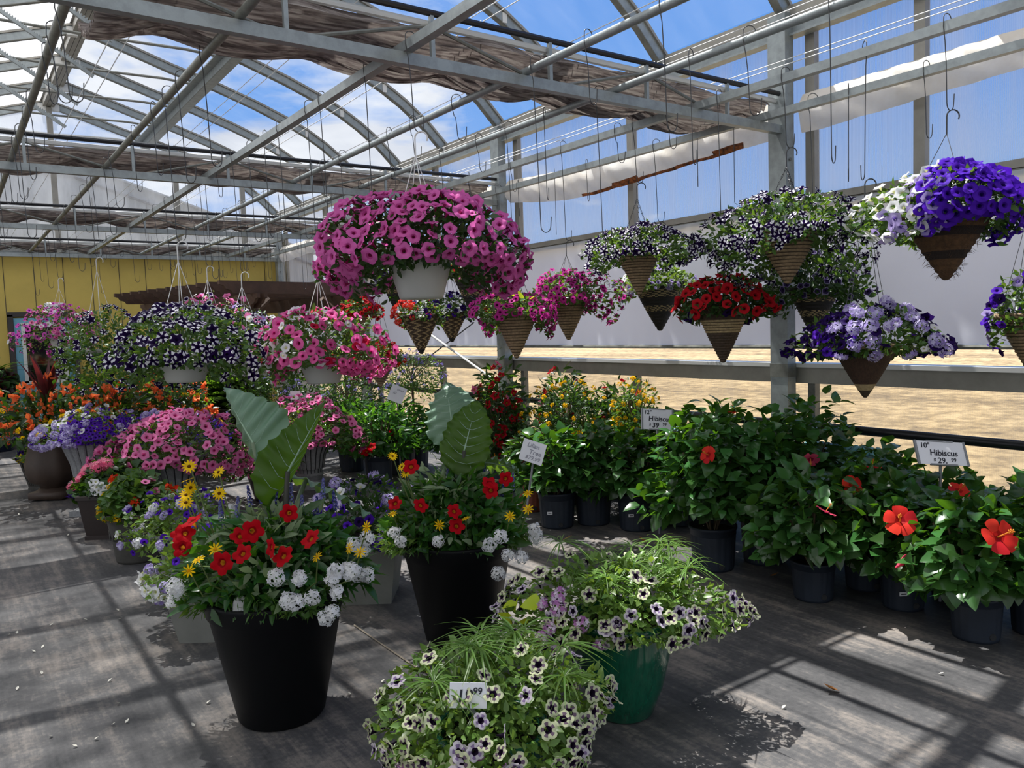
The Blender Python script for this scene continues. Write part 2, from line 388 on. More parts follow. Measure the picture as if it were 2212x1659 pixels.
def daisy(name, cols, n=12):
    V = []; F = []; M = []; k = 0
    for i in range(n):
        a = i/n*2*np.pi; c, s_ = np.cos(a), np.sin(a)
        for x, y, z in ((.2, -.05, 0), (.6, -.15, .05), (1, -.05, -.02), (1, .05, -.02), (.6, .15, .05), (.2, .05, 0)): V.append((x*c-y*s_, x*s_+y*c, z))
        F += [(k, k+1, k+4, k+5), (k+1, k+2, k+3, k+4)]; M += [0, 0]; k += 6
    r0 = k; V += [tuple(v) for v in ring(8, .26, 0)]+[tuple(v) for v in ring(8, .16, .12)]
    F += [(r0+j, r0+(j+1) % 8, r0+8+(j+1) % 8, r0+8+j) for j in range(8)]; M += [1]*8
    q = r0+8; F += [(q, q+1, q+2, q+3), (q, q+3, q+4, q+7), (q+4, q+5, q+6, q+7)]; M += [1]*3
    return ((np.array(V, float), np.array(F), np.array(M)), cols, name)
def hibiscus_f(name, cols):
    V = []; F = []; M = []; k = 0
    for i in range(5):
        a = i/5*2*np.pi; c, s_ = np.cos(a), np.sin(a)
        nu, nv = 5, 5
        for iu in range(nu):
            u = iu/(nu-1); r = .06+.96*u; wd = (.07+.62*u**.8*(1-.35*u**4)); z = -.35+.5*u-.28*u*u*1.2
            for iv in range(nv):
                v = iv/(nv-1)*2-1; y = v*wd*.95; x = r*(1-.10*v*v*u); zz = z+.09*v*u+.035*np.sin(9*v+i)*u
                V.append((x*c-y*s_, x*s_+y*c, zz))
        for iu in range(nu-1):
            for iv in range(nv-1):
                q = k+iu*nv+iv; F.append((q, q+nv, q+nv+1, q+1)); M.append(0 if iu else 1)
        k += nu*nv
    b = B(); b.tube([(0, 0, -.35), (0, .02, 0), (.02, .08, .4), (.05, .16, .75)], [.05, .04, .035, .03], 5, 0, False)
    for i in range(14): b.box((.03+.09*np.cos(i*2.4), .12+.09*np.sin(i*2.4), .45+.022*i), (.05, .05, .05))
    W = np.concatenate(b.V); F2 = np.concatenate([f for f, m in b.F])
    return ((np.vstack([V, W]), np.vstack([F, F2+k]), np.array(M+[2]*len(F2))), cols, name)
def spike(name, cols, n=40, rad=.2):
    i = np.arange(n)/n; ph = i*n*2.39996; N = np.stack([np.cos(ph), np.sin(ph), .35+0*i], 1); rr = rad*(1-.75*i)
    P = np.stack([rr*np.cos(ph)*.7, rr*np.sin(ph)*.7, i], 1); V, F = floret_tris(.075)
    X = frames(N); W = np.einsum('nij,vj->nvi', X, V)+P[:, None]; FF = (F[None]+np.arange(n)[:, None, None]*len(V)).reshape(-1, 3)
    b = B(); b.tube([(0, 0, -.8), (0, 0, 1)], .02, 4); TV = np.concatenate(b.V)
    tf = b.F[0][0]; tf = np.concatenate([tf[:, :3], tf[:, [0, 2, 3]]])
    return ((np.vstack([W.reshape(-1, 3), TV]), np.vstack([FF, tf+n*len(V)]), np.concatenate([np.repeat(np.arange(n) % 2, len(F)), np.full(len(tf), 2)])), cols, name)
def ruffle(name, cols, n=7):
    g = np.random.default_rng(n+3); V = []; F = []; M = []; k = 0
    T = leaf_t(.8, 3, .3, .5); N = norm(g.normal(size=(n, 3))+[0, 0, .5]); X = frames2(N, g.normal(size=(n, 3)))
    W = np.einsum('nij,vj->nvi', X, T[0]); FF = (T[1][None]+np.arange(n)[:, None, None]*len(T[0])).reshape(-1, 4)
    return ((W.reshape(-1, 3), FF, np.repeat(g.integers(0, len(cols), n), len(T[1]))), cols, name)

def P(n, c, **k): return petal(n, c, **k)
YC = P('yellow_eye', 'c07c20')
F = {
 'pink': petunia('petunia_flower', [P('pink_throat', '8a2050'), P('pink_mid', 'c04a92'), P('pink', 'dd6cb4')]),
 'rose': petunia('petunia_flower', [P('rose_throat', 'a02860'), P('rose_mid', 'dc5a98'), P('rose', 'ee86ba')], 10),
 'hotpink': petunia('petunia_flower', [P('hot_throat', '8a1048'), P('hot_mid', 'e04a98'), P('hot', 'ee6cae')], 15),
 'coralred': petunia('petunia_flower', [P('coral_throat', '6a0820'), P('coral_mid', 'b01838'), P('coral', 'd02048')], 15),
 'magenta': petunia('petunia_flower', [P('mag_throat', '3a0828'), P('mag_mid', '8a1660'), P('mag', 'c43a96')], 10),
 'orchid': petunia('petunia_flower', [P('orc_throat', '5a1060'), P('orc_mid', 'b838b0'), P('orc', 'd860c0')], 10),
 'star': petunia('petunia_flower', [P('star_throat', '1a0c30'), P('star_dark', '22103e'), P('star_white', 'e8e6ee')], 20, .07, 'star'),
 'starfar': petunia('petunia_flower', [P('star_throat', '1a0c30'), P('star_dark', '22103e'), P('star_white', 'e8e6ee')], 10, .07, 'picotee'),
 'dstar': petunia('petunia_flower', [P('star_throat', '1a0c30'), P('star_dark', '22103e'), P('star_white', 'e8e6ee')], 20, .11, 'wstar'),
 'dark': petunia('petunia_flower', [P('dark_throat', '120824'), P('dark_mid', '1e0e3c'), P('darkviolet', '2c1458')], 10),
 'violet': petunia('petunia_flower', [P('vio_throat', '2a0a6a'), P('vio_mid', '401690'), P('violet', '5422b6')], 15),
 'purple': petunia('petunia_flower', [P('pur_throat', '240a50'), P('pur_mid', '421a90'), P('purple', '6030b4')], 10),
 'lilac': petunia('petunia_flower', [P('lil_throat', '5a4690'), P('lil_mid', '8c78b8'), P('lilac', 'b4a4d8')], 10),
 'white': petunia('petunia_flower', [P('whi_throat', 'c8c890'), P('whi_mid', 'dcdccc'), P('white', 'eeeef0')], 10),
 'double': petunia('petunia_flower', [P('star_throat', '1a0c30'), P('double_mid', '3a2c58'), P('double_edge', '8a82a4')], 10, .12, 'picotee'),
 'lime': petunia('petunia_flower', [P('lime_throat', '1c0e26'), P('lime_vein', '7a6478'), P('lime_petal', 'd8dcb4')], 20, .13, 'vein'),
 'limelav': petunia('petunia_flower', [P('lime_throat', '1c0e26'), P('lav_vein', '8e78a0'), P('lav_petal', 'd6ccd4')], 20, .13, 'vein'),
 'redpet': petunia('petunia_flower', [P('red_throat', '500810'), P('red_mid', '98101c'), P('red', 'ba1826')], 15),
 'dipla': petunia('mandevilla_flower', [YC, P('dip_mid', '8c0612'), P('dip', 'b60a1c')], 20, .17),
 'dipdark': petunia('mandevilla_flower', [YC, P('ddk_mid', '7c0814'), P('ddk', 'a80e22')], 10, .17),
 'dippink': petunia('mandevilla_flower', [YC, P('dpk_mid', 'd84a80'), P('dpk', 'e878a0')], 10, .17),
 'verbw': cluster('verbena_cluster', [P('verb_white', 'eeeef0'), P('verb_cream', 'e6e6e4')], 26, .36),
 'verbl': cluster('verbena_cluster', [P('verb_lav', 'a896d0'), P('verb_pale', 'd2caea')], 24, .36),
 'verbp': cluster('verbena_cluster', [P('verb_pink', 'c084bc'), P('verb_blush', 'e6d6e6')], 24, .36),
 'verbv': cluster('verbena_cluster', [P('verb_violet', '5228b0'), P('verb_violet2', '6c3cc8')], 14),
 'lant': cluster('lantana_cluster', [P('lant_yellow', 'f6d020'), P('lant_gold', 'f2ba14')], 12, .42),
 'lanty': cluster('lantana_cluster', [P('lant_lemon', 'f0d428'), P('lant_yel', 'e8bc14')], 12, .42),
 'ger': cluster('geranium_cluster', [P('ger_pink', 'e4688c'), P('ger_pale', 'ee94ac')], 18, .42),
 'gerr': cluster('geranium_cluster', [P('ger_red', 'd02830'), P('ger_scar', 'e04438')], 12, .46),
 'gero': cluster('geranium_cluster', [P('ger_orange', 'e04c1c'), P('ger_verm', 'd83414')], 12, .46),
 'germ': cluster('geranium_cluster', [P('ger_mag', 'a01850'), P('ger_crim', 'b02048')], 12, .46),
 'orange': ruffle('orange_blossom', [P('org', 'f4561c'), P('org2', 'f88048'), P('org3', 'e04418')]),
 'daisy': daisy('daisy_flower', [P('daisy_yellow', 'f0c418'), P('daisy_eye', '6a4010')]),
 'daisyp': daisy('daisy_flower', [P('daisy_yellow', 'f0c418'), P('daisy_gold', 'd89810')], 9),
 'salvia': spike('salvia_spike', [P('salvia_blue', '383a80'), P('salvia_lav', '6a6aa8'), L_STEM]),
 'salvial': spike('salvia_spike', [P('salvia_pale', '7c80b0'), P('salvia_lav', '6a6aa8'), L_STEM]),
 'hib': hibiscus_f('hibiscus_flower', [P('hib_red', 'e2302e'), P('hib_deep', 'b01c20'), P('hib_tip', 'f0a848')]),
 'hibp': hibiscus_f('hibiscus_flower', [P('hib_pink', 'e05070'), P('hib_pdeep', 'a02040'), P('hib_tip', 'f0a848')]),
 'tinyb': cluster('blossom', [P('tiny_blue', '8078c8'), P('tiny_vio', '9a8cd4')], 5, .6),
 'pansy': petunia('pansy_flower', [P('pan_throat', '2a1030'), P('pan_mid', 'e0b020'), P('pan', 'e8cc30')], 10, .12),
}
FM = {}
def fmesh(key):
    if key not in FM:
        (V, Fc, M), cols, name = F[key]; FM[key] = B().add(V, Fc, M).mesh(name, cols, True)
    return FM[key]

# ------------------------------------------------------------------ plants
def dome(Rx, Ry, h, drop, seed, lump=.10, sag=.35):
    """returns sample(n) -> pos, normal, t, az on a leafy mound; origin at the rim, local -y faces the camera."""
    g = np.random.default_rng(seed)
    pr = [(0, h), (.35, .95*h), (.65, .76*h), (.88, .42*h), (1, 0)]
    if drop: pr += [(.98, -.35*drop), (.88, -.75*drop), (.74, -drop)]
    pr = np.array(pr); sc = (Rx+Ry)/2
    seglen = np.hypot(np.diff(pr[:, 0])*sc, np.diff(pr[:, 1])); wgt = seglen*(pr[1:, 0]+pr[:-1, 0]); cdf = np.cumsum(wgt)/wgt.sum()
    ph = g.uniform(0, 6.28, 6); am = g.normal(size=6)*lump
    def sample(n, tr=None, azr=None):
        u = g.uniform(size=n); i = np.searchsorted(cdf, u); i = np.minimum(i, len(seglen)-1); f = g.uniform(size=n)
        r = pr[i, 0]*(1-f)+pr[i+1, 0]*f; z = pr[i, 1]*(1-f)+pr[i+1, 1]*f
        tt = (i+f)/len(seglen)
        az = g.uniform(-np.pi, np.pi, n) if azr is None else np.radians(g.uniform(azr[0], azr[1], n))
        m = 1+sum(am[k]*np.sin((k+1)*az+ph[k]+2*z/max(h, .1)) for k in range(6))*.8
        fr = np.where(np.sin(az) < 0, .14+.86*np.cos(az)**2, 1.0)
        zz = np.where(z < 0, z*fr*(1+sag*np.sin(3*az+ph[0])+sag*.6*np.sin(7*az+ph[1])), z*(1+.5*(m-1)))
        pos = np.stack([r*m*np.cos(az)*Rx, r*m*np.sin(az)*Ry, zz], 1)
        dr = (pr[i+1, 0]-pr[i, 0])*sc; dz = pr[i+1, 1]-pr[i, 1]
        nr = -dz; nz = dr; L = np.hypot(nr, nz); nr /= L; nz /= L
        nor = np.stack([nr*np.cos(az), nr*np.sin(az), nz], 1)
        ok = np.ones(n, bool)
        if tr is not None: ok = (tt >= tr[0]) & (tt <= tr[1])
        return pos[ok], nor[ok], tt[ok], az[ok]
    return sample

def foliage(b, sample, n, T, size, m=0, depth=.35, up=.25, out=.6, tr=None, azr=None):
    flat = 1.0 if T is T_HIB else .35
    p, nr, t, az = sample(n, tr, azr); k = len(p)
    if not k: return
    dj = R_.uniform(0, 1, k)**1.5*depth
    c = np.array([0, 0, p[:, 2].min()*.3]); p = p-(p-c)*dj[:, None]
    down = np.stack([np.cos(az), np.sin(az), -np.ones(k)*.5], 1)
    ax = norm(nr*out+down*.45+R_.normal(size=(k, 3))*.5+[0, 0, up])
    fr = frames2(ax, nr+R_.normal(size=(k, 3))*.45+[0, 0, flat])
    inst(b, T, p, fr, size*R_.uniform(.65, 1.2, k), m)

def spread(sample, n, dist, tr=None, azr=None, tries=14):
    p, nr, t, az = sample(n*tries*(3 if tr else 1), tr, azr); keep = []
    for i in range(len(p)):
        if all((p[i]-p[j])@(p[i]-p[j]) > dist*dist for j in keep):
            keep.append(i)
            if len(keep) >= n: break
    return p[keep], nr[keep]

def blooms(root, sample, layers, zoff=0.0, maxparts=100, boost=1.4):
    """layers: (flower, count, radius, t range, azimuth range, label). The 100 nearest the camera side are parts, the rest one part."""
    allf = []
    for L in layers:
        key, n, rad = L[:3]; n = int(round(n*boost)) if n > 12 else n; tr = L[3] if len(L) > 3 else None; azr = L[4] if len(L) > 4 else None; lab = L[5] if len(L) > 5 else None
        p, nr = spread(sample, n, rad*1.12, tr, azr)
        for q, m in zip(p, nr): allf.append((key, q+m*rad*.55, norm(m+R_.normal(size=3)*.38+[0, -.18, .08]), rad*R_.uniform(.8, 1.12), lab))
    allf.sort(key=lambda f: f[1][1]-.35*f[1][2]+(.3 if f[2][1] > .3 else 0))
    rest = {}
    for i, (key, q, m, rad, lab) in enumerate(allf):
        q = q+[0, 0, zoff]
        if i < maxparts: put(F[key][2], fmesh(key), root, q, frames(m[None])[0], rad, lab)
        else: rest.setdefault(key, []).append((q, m, rad))
    if rest:
        b = B(); mats = []
        for key, L in rest.items():
            (V, Fc, M), cols, nm = F[key]; q = np.array([l[0] for l in L]); X = frames(np.array([l[1] for l in L])); sc = np.array([l[2] for l in L])
            Fq = Fc if Fc.shape[1] == 4 else Fc
            inst(b, (V, Fq), q, X, sc, M+len(mats)); mats += cols
        o = b.build('blossoms', mats, root, True); o['kind'] = 'stuff'

def stick(root, key, pts, rad, zdir=(0, -.75, .45), stem=0.0, label=None):
    """single flowers at measured offsets (right, forward, up) in metres."""
    for u, v, z_ in pts:
        m = norm(np.array(zdir)+R_.normal(size=3)*.3); sc = rad*R_.uniform(.9, 1.12)
        put(F[key][2], fmesh(key), root, (u, v, z_), frames(m[None])[0], sc, label)

def stems(b, n, r0, r1, z0, z1, m, rad=.004):
    for i in range(n):
        a = R_.uniform(0, 6.28); q = R_.uniform(.3, 1)
        b.tube([(r0*np.cos(a), r0*np.sin(a), z0), ((r0+r1*q)/2*np.cos(a+.2), (r0+r1*q)/2*np.sin(a+.2), (z0+z1)/2), (r1*q*np.cos(a+.3), r1*q*np.sin(a+.3), z1)], rad, 4, m, False)

FACE = -YAW
def hanger(root, ztop, rimr, zrim, n=4, chain=False, white=False):
    b = B(); zt = ztop-zrim
    for i in range(n):
        a = i/n*2*np.pi+.5; p0 = np.array((rimr*np.cos(a), rimr*np.sin(a), 0)); p1 = np.array((0, 0, zt))
        if chain:
            L = np.linalg.norm(p1-p0); k = int(L/.022); d_ = (p1-p0)/L; x = norm(np.cross(d_, (0, 0, 1.))); y = np.cross(d_, x)
            for j in range(k):
                c = p0+(p1-p0)*(j+.5)/k; e = x if j % 2 else y; aa = np.linspace(0, 2*np.pi, 7)
                b.tube([c+d_*.014*np.cos(q)+e*.005*np.sin(q) for q in aa], .0018, 3, 0, False)
        else: b.tube([p0, p1], .0022 if white else .0018, 4)
    b.build('hanger', M_CORD if white else M_WIRE, root)
    h = B(); hk = [(0, 0, zt-.01), (0, 0, zt+.05)]+[(.032-.032*np.cos(q), 0, zt+.085+.032*np.sin(q)) for q in np.linspace(0, np.pi*1.15, 9)]
    h.tube(hk, .0042 if white else .0036, 6); h.build('hook', M_WHITEM if white else M_WIRE, root)
    return ztop+.085+.032

def white_pot(root, R, H):
    b = B(); pr = [(.0, -H), (R*.62, -H), (R*.66, -H+.012), (R*.70, -H+.035), (R*.94, -.03), (R*1.0, -.02), (R*1.02, 0), (R*.97, 0), (R*.92, -.02)]
    b.lathe(pr, 48); b.build('pot', M_WHITEP, root, True); B().disc(R*.93, -.02).build('soil', M_SOIL, root)

def cone_basket(root, R, H, style):
    b = B(); mats = {'tan': [M_WICK, M_WICKD, M_RATT, M_STRAW], 'band': [M_RATT, M_STRAW, M_RATT, M_STRAW], 'chev': [M_WICKD, M_STRAW, M_RATT, M_STRAW], 'coir': [M_COIR, M_COIRD, M_COIR, M_COIR], 'bark': [M_BARKB, M_STRAW, M_WICKD, M_STRAW], 'red': [M_WICKD, M_STRAW, M_WICKD, M_STRAW]}[style]
    rows = {'tan': 16, 'band': 14, 'chev': 14, 'coir': 10, 'bark': 10, 'red': 20}[style]
    pr = [(0.001, -H)]; zs = []
    for i in range(rows*4+1):
        u = i/(rows*4); r = R*(.045+.955*u**.92); bul = (.006 if style != 'bark' else .0015)*abs(np.sin(np.pi*u*rows)); pr.append((r+bul, -H+H*u)); zs.append(u)
    def mf(i, j):
        u = max(0, i-1)/(rows*4)
        if style == 'tan': return 1 if i % 4 == 1 else 0
        if style == 'band': return 1 if (.42 < u < .55 or .72 < u < .9) and ((i+j) % 3 == 0 or (j*2-i) % 5 == 0) else 0
        if style == 'chev': return 2 if u < .14 else (1 if (j+abs((i % 8)-4)) % 6 < 2 else 0)
        if style == 'coir': return 1 if (.32 < u < .44 or .66 < u < .8) else 0
        if style == 'bark': return (2 if u < .14 else 1) if u < .26 else 0
        return 1 if (.55 < u < .8) and i % 4 != 1 else (2 if i % 4 == 1 else 0)
    b.lathe(pr, 48, mf=mf); b.build('basket', mats, root, True)
    rb = B(); a = np.linspace(0, 2*np.pi, 61)
    for s in (0, 1): rb.tube([(R*np.cos(q)*(1.01+.02*np.sin(14*q+s*3.14)), R*np.sin(q)*(1.01+.02*np.sin(14*q+s*3.14)), .004+.009*np.cos(14*q+s*3.14)) for q in a], .009, 5, 0, False)
    rb.build('rim', [mats[0] if style != 'bark' else M_STRAW], root, True)
    B().disc(R*.97, -.01).build('soil', M_SOIL, root)
    if style == 'coir':
        f = B(); n = 420; u = R_.uniform(0.02, 1, n); az = R_.uniform(0, 6.28, n); r = R*(.05+.95*u**.92)
        p = np.stack([r*np.cos(az), r*np.sin(az), -H+H*u], 1); d_ = norm(np.stack([np.cos(az), np.sin(az), -.4+0*az], 1)+R_.normal(size=(n, 3))*.6)
        inst(f, leaf_t(.07, 3, .1, .4), p, frames2(d_, R_.normal(size=(n, 3))), .035*R_.uniform(.5, 1.3, n)); f.build('loose_fibres', M_COIR, root)

def basket(label, xy, zrim, ztop, R, potR, potH, kind, h, drop, layers, leaves=900, leaf=(T_PET, .042, L_PET), Ry=None, extra=None, chain=False, seed=1, name='hanging_basket', white=None, yaw=0, group=None, cat='hanging basket', wires=4):
    if kind != 'white': zrim += .15*potH; h -= .10*potH; potH *= 1.15; potR *= 1.16
    root = thing(name, label, cat, (xy[0], xy[1], zrim), FACE+yaw, group)
    white = (kind == 'white') if white is None else white
    if kind == 'white': white_pot(root, potR, potH)
    else: cone_basket(root, potR, potH, kind)
    HOOKED.append((xy[0], xy[1], hanger(root, ztop, potR, zrim, wires, chain, white)))
    smp = dome(R, Ry or R, h, drop, seed); b = B()
    foliage(b, smp, leaves, leaf[0], leaf[1]); foliage(b, smp, leaves//2, leaf[0], leaf[1], depth=.85)
    mats = [leaf[2]]
    if extra:
        for (T, sz, mt, n, tr, azr) in extra: foliage(b, smp, n, T, sz, len(mats), tr=tr, azr=azr, depth=.1); mats.append(mt)
    b.build('foliage', mats, root, True); blooms(root, smp, layers); return root
HOOKED = []

# ------------------------------------------------------------------ the house: floor, walls, steel
WX = 5.28; TY = [-0.02, 3.64, 7.30, 10.96, 14.5]; ZC, ZT = 2.97, 3.23
def q4(*p): return B().add(p, [(0, 1, 2, 3)])
b = B(); b.box((0.2, 4.6, -.03), (11.5, 22, .06)); struct(b.build('floor', M_FLOOR))
b = B(); b.box((160, 40, -.12), (309, 420, .1)); struct(b.build('outside_field', M_FIELD))

# right wall, from the floor up
b = B(); b.box((WX-.02, 6.6, 1.235), (.16, 16.2, .03)); b.box((WX-.05, 6.6, 1.16), (.05, 16.2, .12), 1); struct(b.build('trim_1', [M_WHITEM, M_ALU]))
b = B(); b.box((WX, 6.6, 2.46), (.10, 16.2, .05)); b.box((WX-.01, 6.6, 2.405), (.07, 16.2, .05), 1); struct(b.build('trim_2', [M_ALU, M_STEELD]))
b = B(); b.box((5.2, 6.4, 3.70), (.06, 16.6, .13)); b.box((5.22, 6.4, 3.81), (.14, 16.6, .09), 1); b.box((5.16, 6.4, 3.64), (.06, 16.6, .015)); struct(b.build('gutter_beam', [M_STEEL, M_ALU]))
b = B(); b.box((-2.06, 6.4, 3.64), (.06, 16.6, .22)); b.box((-2.08, 6.4, 3.82), (.14, 16.6, .13), 1); struct(b.build('gutter_beam', [M_STEEL, M_ALU]))
ys = [-1.4, 0.9, 2.7, 3.5, 5.37, 7.16, 8.95, 10.82, 12.6, 14.5]
for i, y in enumerate(ys):
    b = B(); b.box((WX, y, 3.06), (.06, .075, 1.22)); struct(b.build('wall_mullion', M_ALU))
    if i in (3, 4, 5, 6, 7, 8):
        b = B(); b.box((WX, y, .6), (.06, .06, 1.16)); struct(b.build('wall_mullion', M_STEELD))
for y0, y1 in zip(ys[:-1], ys[1:]):
    struct(q4((WX+.02, y0, 2.45), (WX+.02, y1, 2.45), (WX+.02, y1, 3.7), (WX+.02, y0, 3.7)).build('window_pane', M_POLY))
for i, (y0, y1) in enumerate(zip([-1.4, 3.5, 7.16, 10.82], [3.5, 7.16, 10.82, 14.5])):
    struct(q4((WX+.03, y0, 0), (WX+.03, y1, 0), (WX+.03, y1, 1.15), (WX+.03, y0, 1.15)).build('wall_right', M_POLYL))
    u = np.linspace(y0, y1, 80); zz = np.linspace(1.385, 2.42, 14)
    G = np.array([[(WX-.06+.006*np.sin(y*9+i)*np.sin(z*3)+.004*np.sin(y*31+z*5), y, z) for z in zz] for y in u])
    c = B().grid(G).build('roll_up_curtain', M_CURT, None, True)
    tag(c, ['white roll-up curtain on the right wall nearest the viewer, right of the first post', 'white roll-up curtain between the first two wall posts', 'white roll-up curtain between the second and third wall posts', 'white roll-up curtain beside the yellow end wall'][i], 'curtain', 'white side curtains')
    hb = B(); hb.tube([(WX-.06, y0, 1.372), (WX-.06, y1, 1.372)], .016, 8); hb.build('hem_bar', M_STEELD, c)
for i, y in enumerate(TY):
    b = B(); b.box((5.13, y+.02, 1.87), (.10, .15, 3.86), 0); b.box((5.13, y+.02, 1.2), (.108, .158, .1), 1)
    for z in (.85, .95, 2.6, 2.75): b.tube([(5.12, y-.07, z), (5.12, y-.062, z)], .012, 6, 1)
    struct(b.build('wall_post', [M_STEEL, M_STEELD]))
    b = B(); b.box((-2.1, y, 1.87), (.1, .12, 3.74)); struct(b.build('wall_post', [M_STEEL]))

# curved roof: rafters, ridge, glazing, ties, purlins
RP = [(5.17, 3.80), (4.9, 4.06), (4.62, 4.27), (4.37, 4.42), (4.12, 4.54), (3.66, 4.72), (3.15, 4.89), (2.6, 5.04), (2.1, 5.2), (1.58, 5.36)]
RL = [(3.16-x, z) for x, z in RP]
ry = [3.64+1.22*k for k in range(-4, 10)]
for y in ry:
    for side in (RP, RL):
        b = B(); P3 = [np.array((x, y, z)) for x, z in side]
        def sweep(o, hw, hh, m):
            V = []
            for i, p in enumerate(P3):
                tg = P3[min(i+1, len(P3)-1)]-P3[max(i-1, 0)]; tg /= np.linalg.norm(tg); nn = np.array((-tg[2], 0, tg[0])); nn = nn if nn[2] > 0 else -nn
                for sx, sz in ((-1, -1), (1, -1), (1, 1), (-1, 1)): V.append(p+np.array((0, sx*hw, 0))+nn*(sz*hh+o))
            n = len(P3); Fq = [(i*4+j, i*4+(j+1) % 4, i*4+4+(j+1) % 4, i*4+4+j) for i in range(n-1) for j in range(4)]
            b.add(V, Fq+[(0, 1, 2, 3), (n*4-4, n*4-3, n*4-2, n*4-1)], m)
        sweep(0, .027, .042, 0); sweep(.055, .045, .012, 1); sweep(-.045, .032, .004, 2)
        i = 6; p = P3[3]; b.box(p+[0, -.031, -.0], (.05, .006, .09), 3)
        b.box(P3[0]+[0, 0, -.03], (.07, .09, .12), 3); b.box(P3[-1]+[.09 if side is RP else -.09, 0, -.05], (.12, .07, .10), 3)
        struct(b.build('roof_rafter', [M_STEEL, M_ALU, M_STEELD, M_WHITEM]))
    b = B(); b.tube([(.15, y+.05, 4.98), (.6, y+.05, 4.92), (1.58, y+.05, 4.91), (2.5, y+.05, 4.93), (3.0, y+.05, 4.9)], .016, 6); struct(b.build('collar_tie', M_STEELD))
b = B()
for dx in (-.055, 0, .055): b.box((1.58+dx, 6.4, 5.36), (.05, 16.8, .09))
b.box((1.58, 6.4, 5.42), (.22, 16.8, .03)); struct(b.build('ridge_beam', M_ALU))
b = B(); b.box((2.92, 6.4, 4.86), (.02, 16.6, .11)); b.box((2.98, 6.4, 4.81), (.12, 16.6, .015)); b.box((2.86, 6.4, 4.9), (.10, 16.6, .015)); b.box((3.03, 6.4, 4.85), (.02, 16.6, .08)); struct(b.build('roof_purlin', M_STEEL))
for side in (RP, RL):
    for y0, y1 in zip([-1.24, 3.64, 7.30, 10.96], [3.64, 7.30, 10.96, 14.62]):
        G = np.array([[(x, y, z+.075) for x, z in side] for y in (y0, y1)]); struct(B().grid(G).build('roof_glazing', M_FILM if side is RP else M_HAZY, None, True))
for k, y in enumerate((8.54, 9.76, 10.98, 12.2)):
    b = B(); a = np.array((1.16, y-.05, 4.86)); e = np.array((.52, y-.05, 5.62)); a2 = np.array((1.5, y-.05, 4.45)); a = a2
    e = np.array((.62, y-.05, 5.02)); b.beam(a, e, .03, .035); d_ = (e-a)
    for i in range(34): b.box(a+d_*(.1+.88*i/34)+[.015, 0, .022], (.012, .028, .016))
    tag(b.build('vent_rack', M_STEEL), 'toothed vent rack under the ridge, '+['first', 'second', 'third', 'fourth'][k]+' of four counting away from the viewer', 'vent rack', 'toothed vent racks')

# end wall: yellow boards below, glazed gable above
b = B(); b.box((-.9, 14.72, 1.48), (12.2, .1, 2.96)); 
o = struct(b.build('wall_back', M_YELLOW))
g_ = B()
for i in range(-9, 12): g_.box((.80+.41*i, 14.668, 1.48), (.008, .006, 2.96))
g_.box((4.98, 14.66, 1.48), (.14, .02, 2.96), 1); g_.build('board_joint', [M_TRIMD, M_YELLOW], o)
b = B(); b.box((1.6, 14.66, 3.0), (7.6, .06, .06)); struct(b.build('trim_3', M_STEEL))
full = RL[::1][:-1]+RP[::-1]
G = np.array([[(x, 14.64, 2.97), (x, 14.64, z)] for x, z in full]); struct(B().grid(G).build('window_1', M_POLY))
for x, zt in ((1.58, 5.3), (3.42, 4.78), (-.3, 4.78), (4.55, 4.28)):
    b = B(); b.box((x, 14.6, (2.97+zt)/2), (.08, .06, zt-2.97)); struct(b.build('wall_mullion', M_ALU))
# the grey building behind the end wall
b = B(); pf = [(-6, 3.2), (-1.2, 4.45), (.2, 4.7), (1.3, 4.76), (2.0, 4.74), (4.1, 4.06), (6.4, 3.25)]
V = []
for y in (16.0, 22.0): V += [(x, y, z) for x, z in pf]+[(pf[-1][0], y, -.05), (pf[0][0], y, -.05)]
n = len(pf)+2; b.add(V, [(i, (i+1) % n, n+(i+1) % n, n+i) for i in range(n)])
for i in range(len(pf)-1): b.add([(pf[i][0], 16.0, -.05), (pf[i+1][0], 16.0, -.05), (pf[i+1][0], 16.0, pf[i+1][1]), (pf[i][0], 16.0, pf[i][1])], [(0, 1, 2, 3)])
o = struct(b.build('building_behind', M_GREYW)); e = B()
for (x0, z0), (x1, z1) in zip(pf[:-1], pf[1:]):
    e.beam((x0, 15.97, z0-.24), (x1, 15.97, z1-.24), .05, .035, 1); e.beam((x0, 15.93, z0+.0), (x1, 15.93, z1+.0), .14, .03, 0)
for x in np.arange(-4, 5.6, .9): e.box((x, 15.99, 2.0), (.012, .012, 4.3), 1)
e.build('roof_edge', [M_GREYW, M_TRIMD], o)

# blue door
o = struct(thing('door_1', None, None, (1.28, 14.66, 0)))
b = B(); b.box((0, -.02, 1.0), (.80, .05, 1.98)); b.box((0, -.05, .45), (.56, .02, .5)); b.build('door_leaf', M_DOOR, o)
b = B(); b.box((-.44, -.02, 1.02), (.07, .09, 2.05)); b.box((.44, -.02, 1.02), (.07, .09, 2.05)); b.box((0, -.02, 2.05), (.95, .09, .07)); b.build('door_frame', M_TRIMD, o)
b = B()
for x in (-.28, .28): b.box((x, -.06, 1.43), (.05, .03, .94))
for z in (.97, 1.89): b.box((0, -.06, z), (.61, .03, .05))
b.build('pane_moulding', M_WHITEM, o); b = B(); b.box((0, -.05, 1.43), (.53, .02, .9)); b.build('pane', M_GLASSD, o)
b = B(); b.box((-.42, -.07, 1.6), (.04, .02, .12)); b.box((-.42, -.07, .3), (.04, .02, .12)); b.build('hinge', M_TRIMD, o)

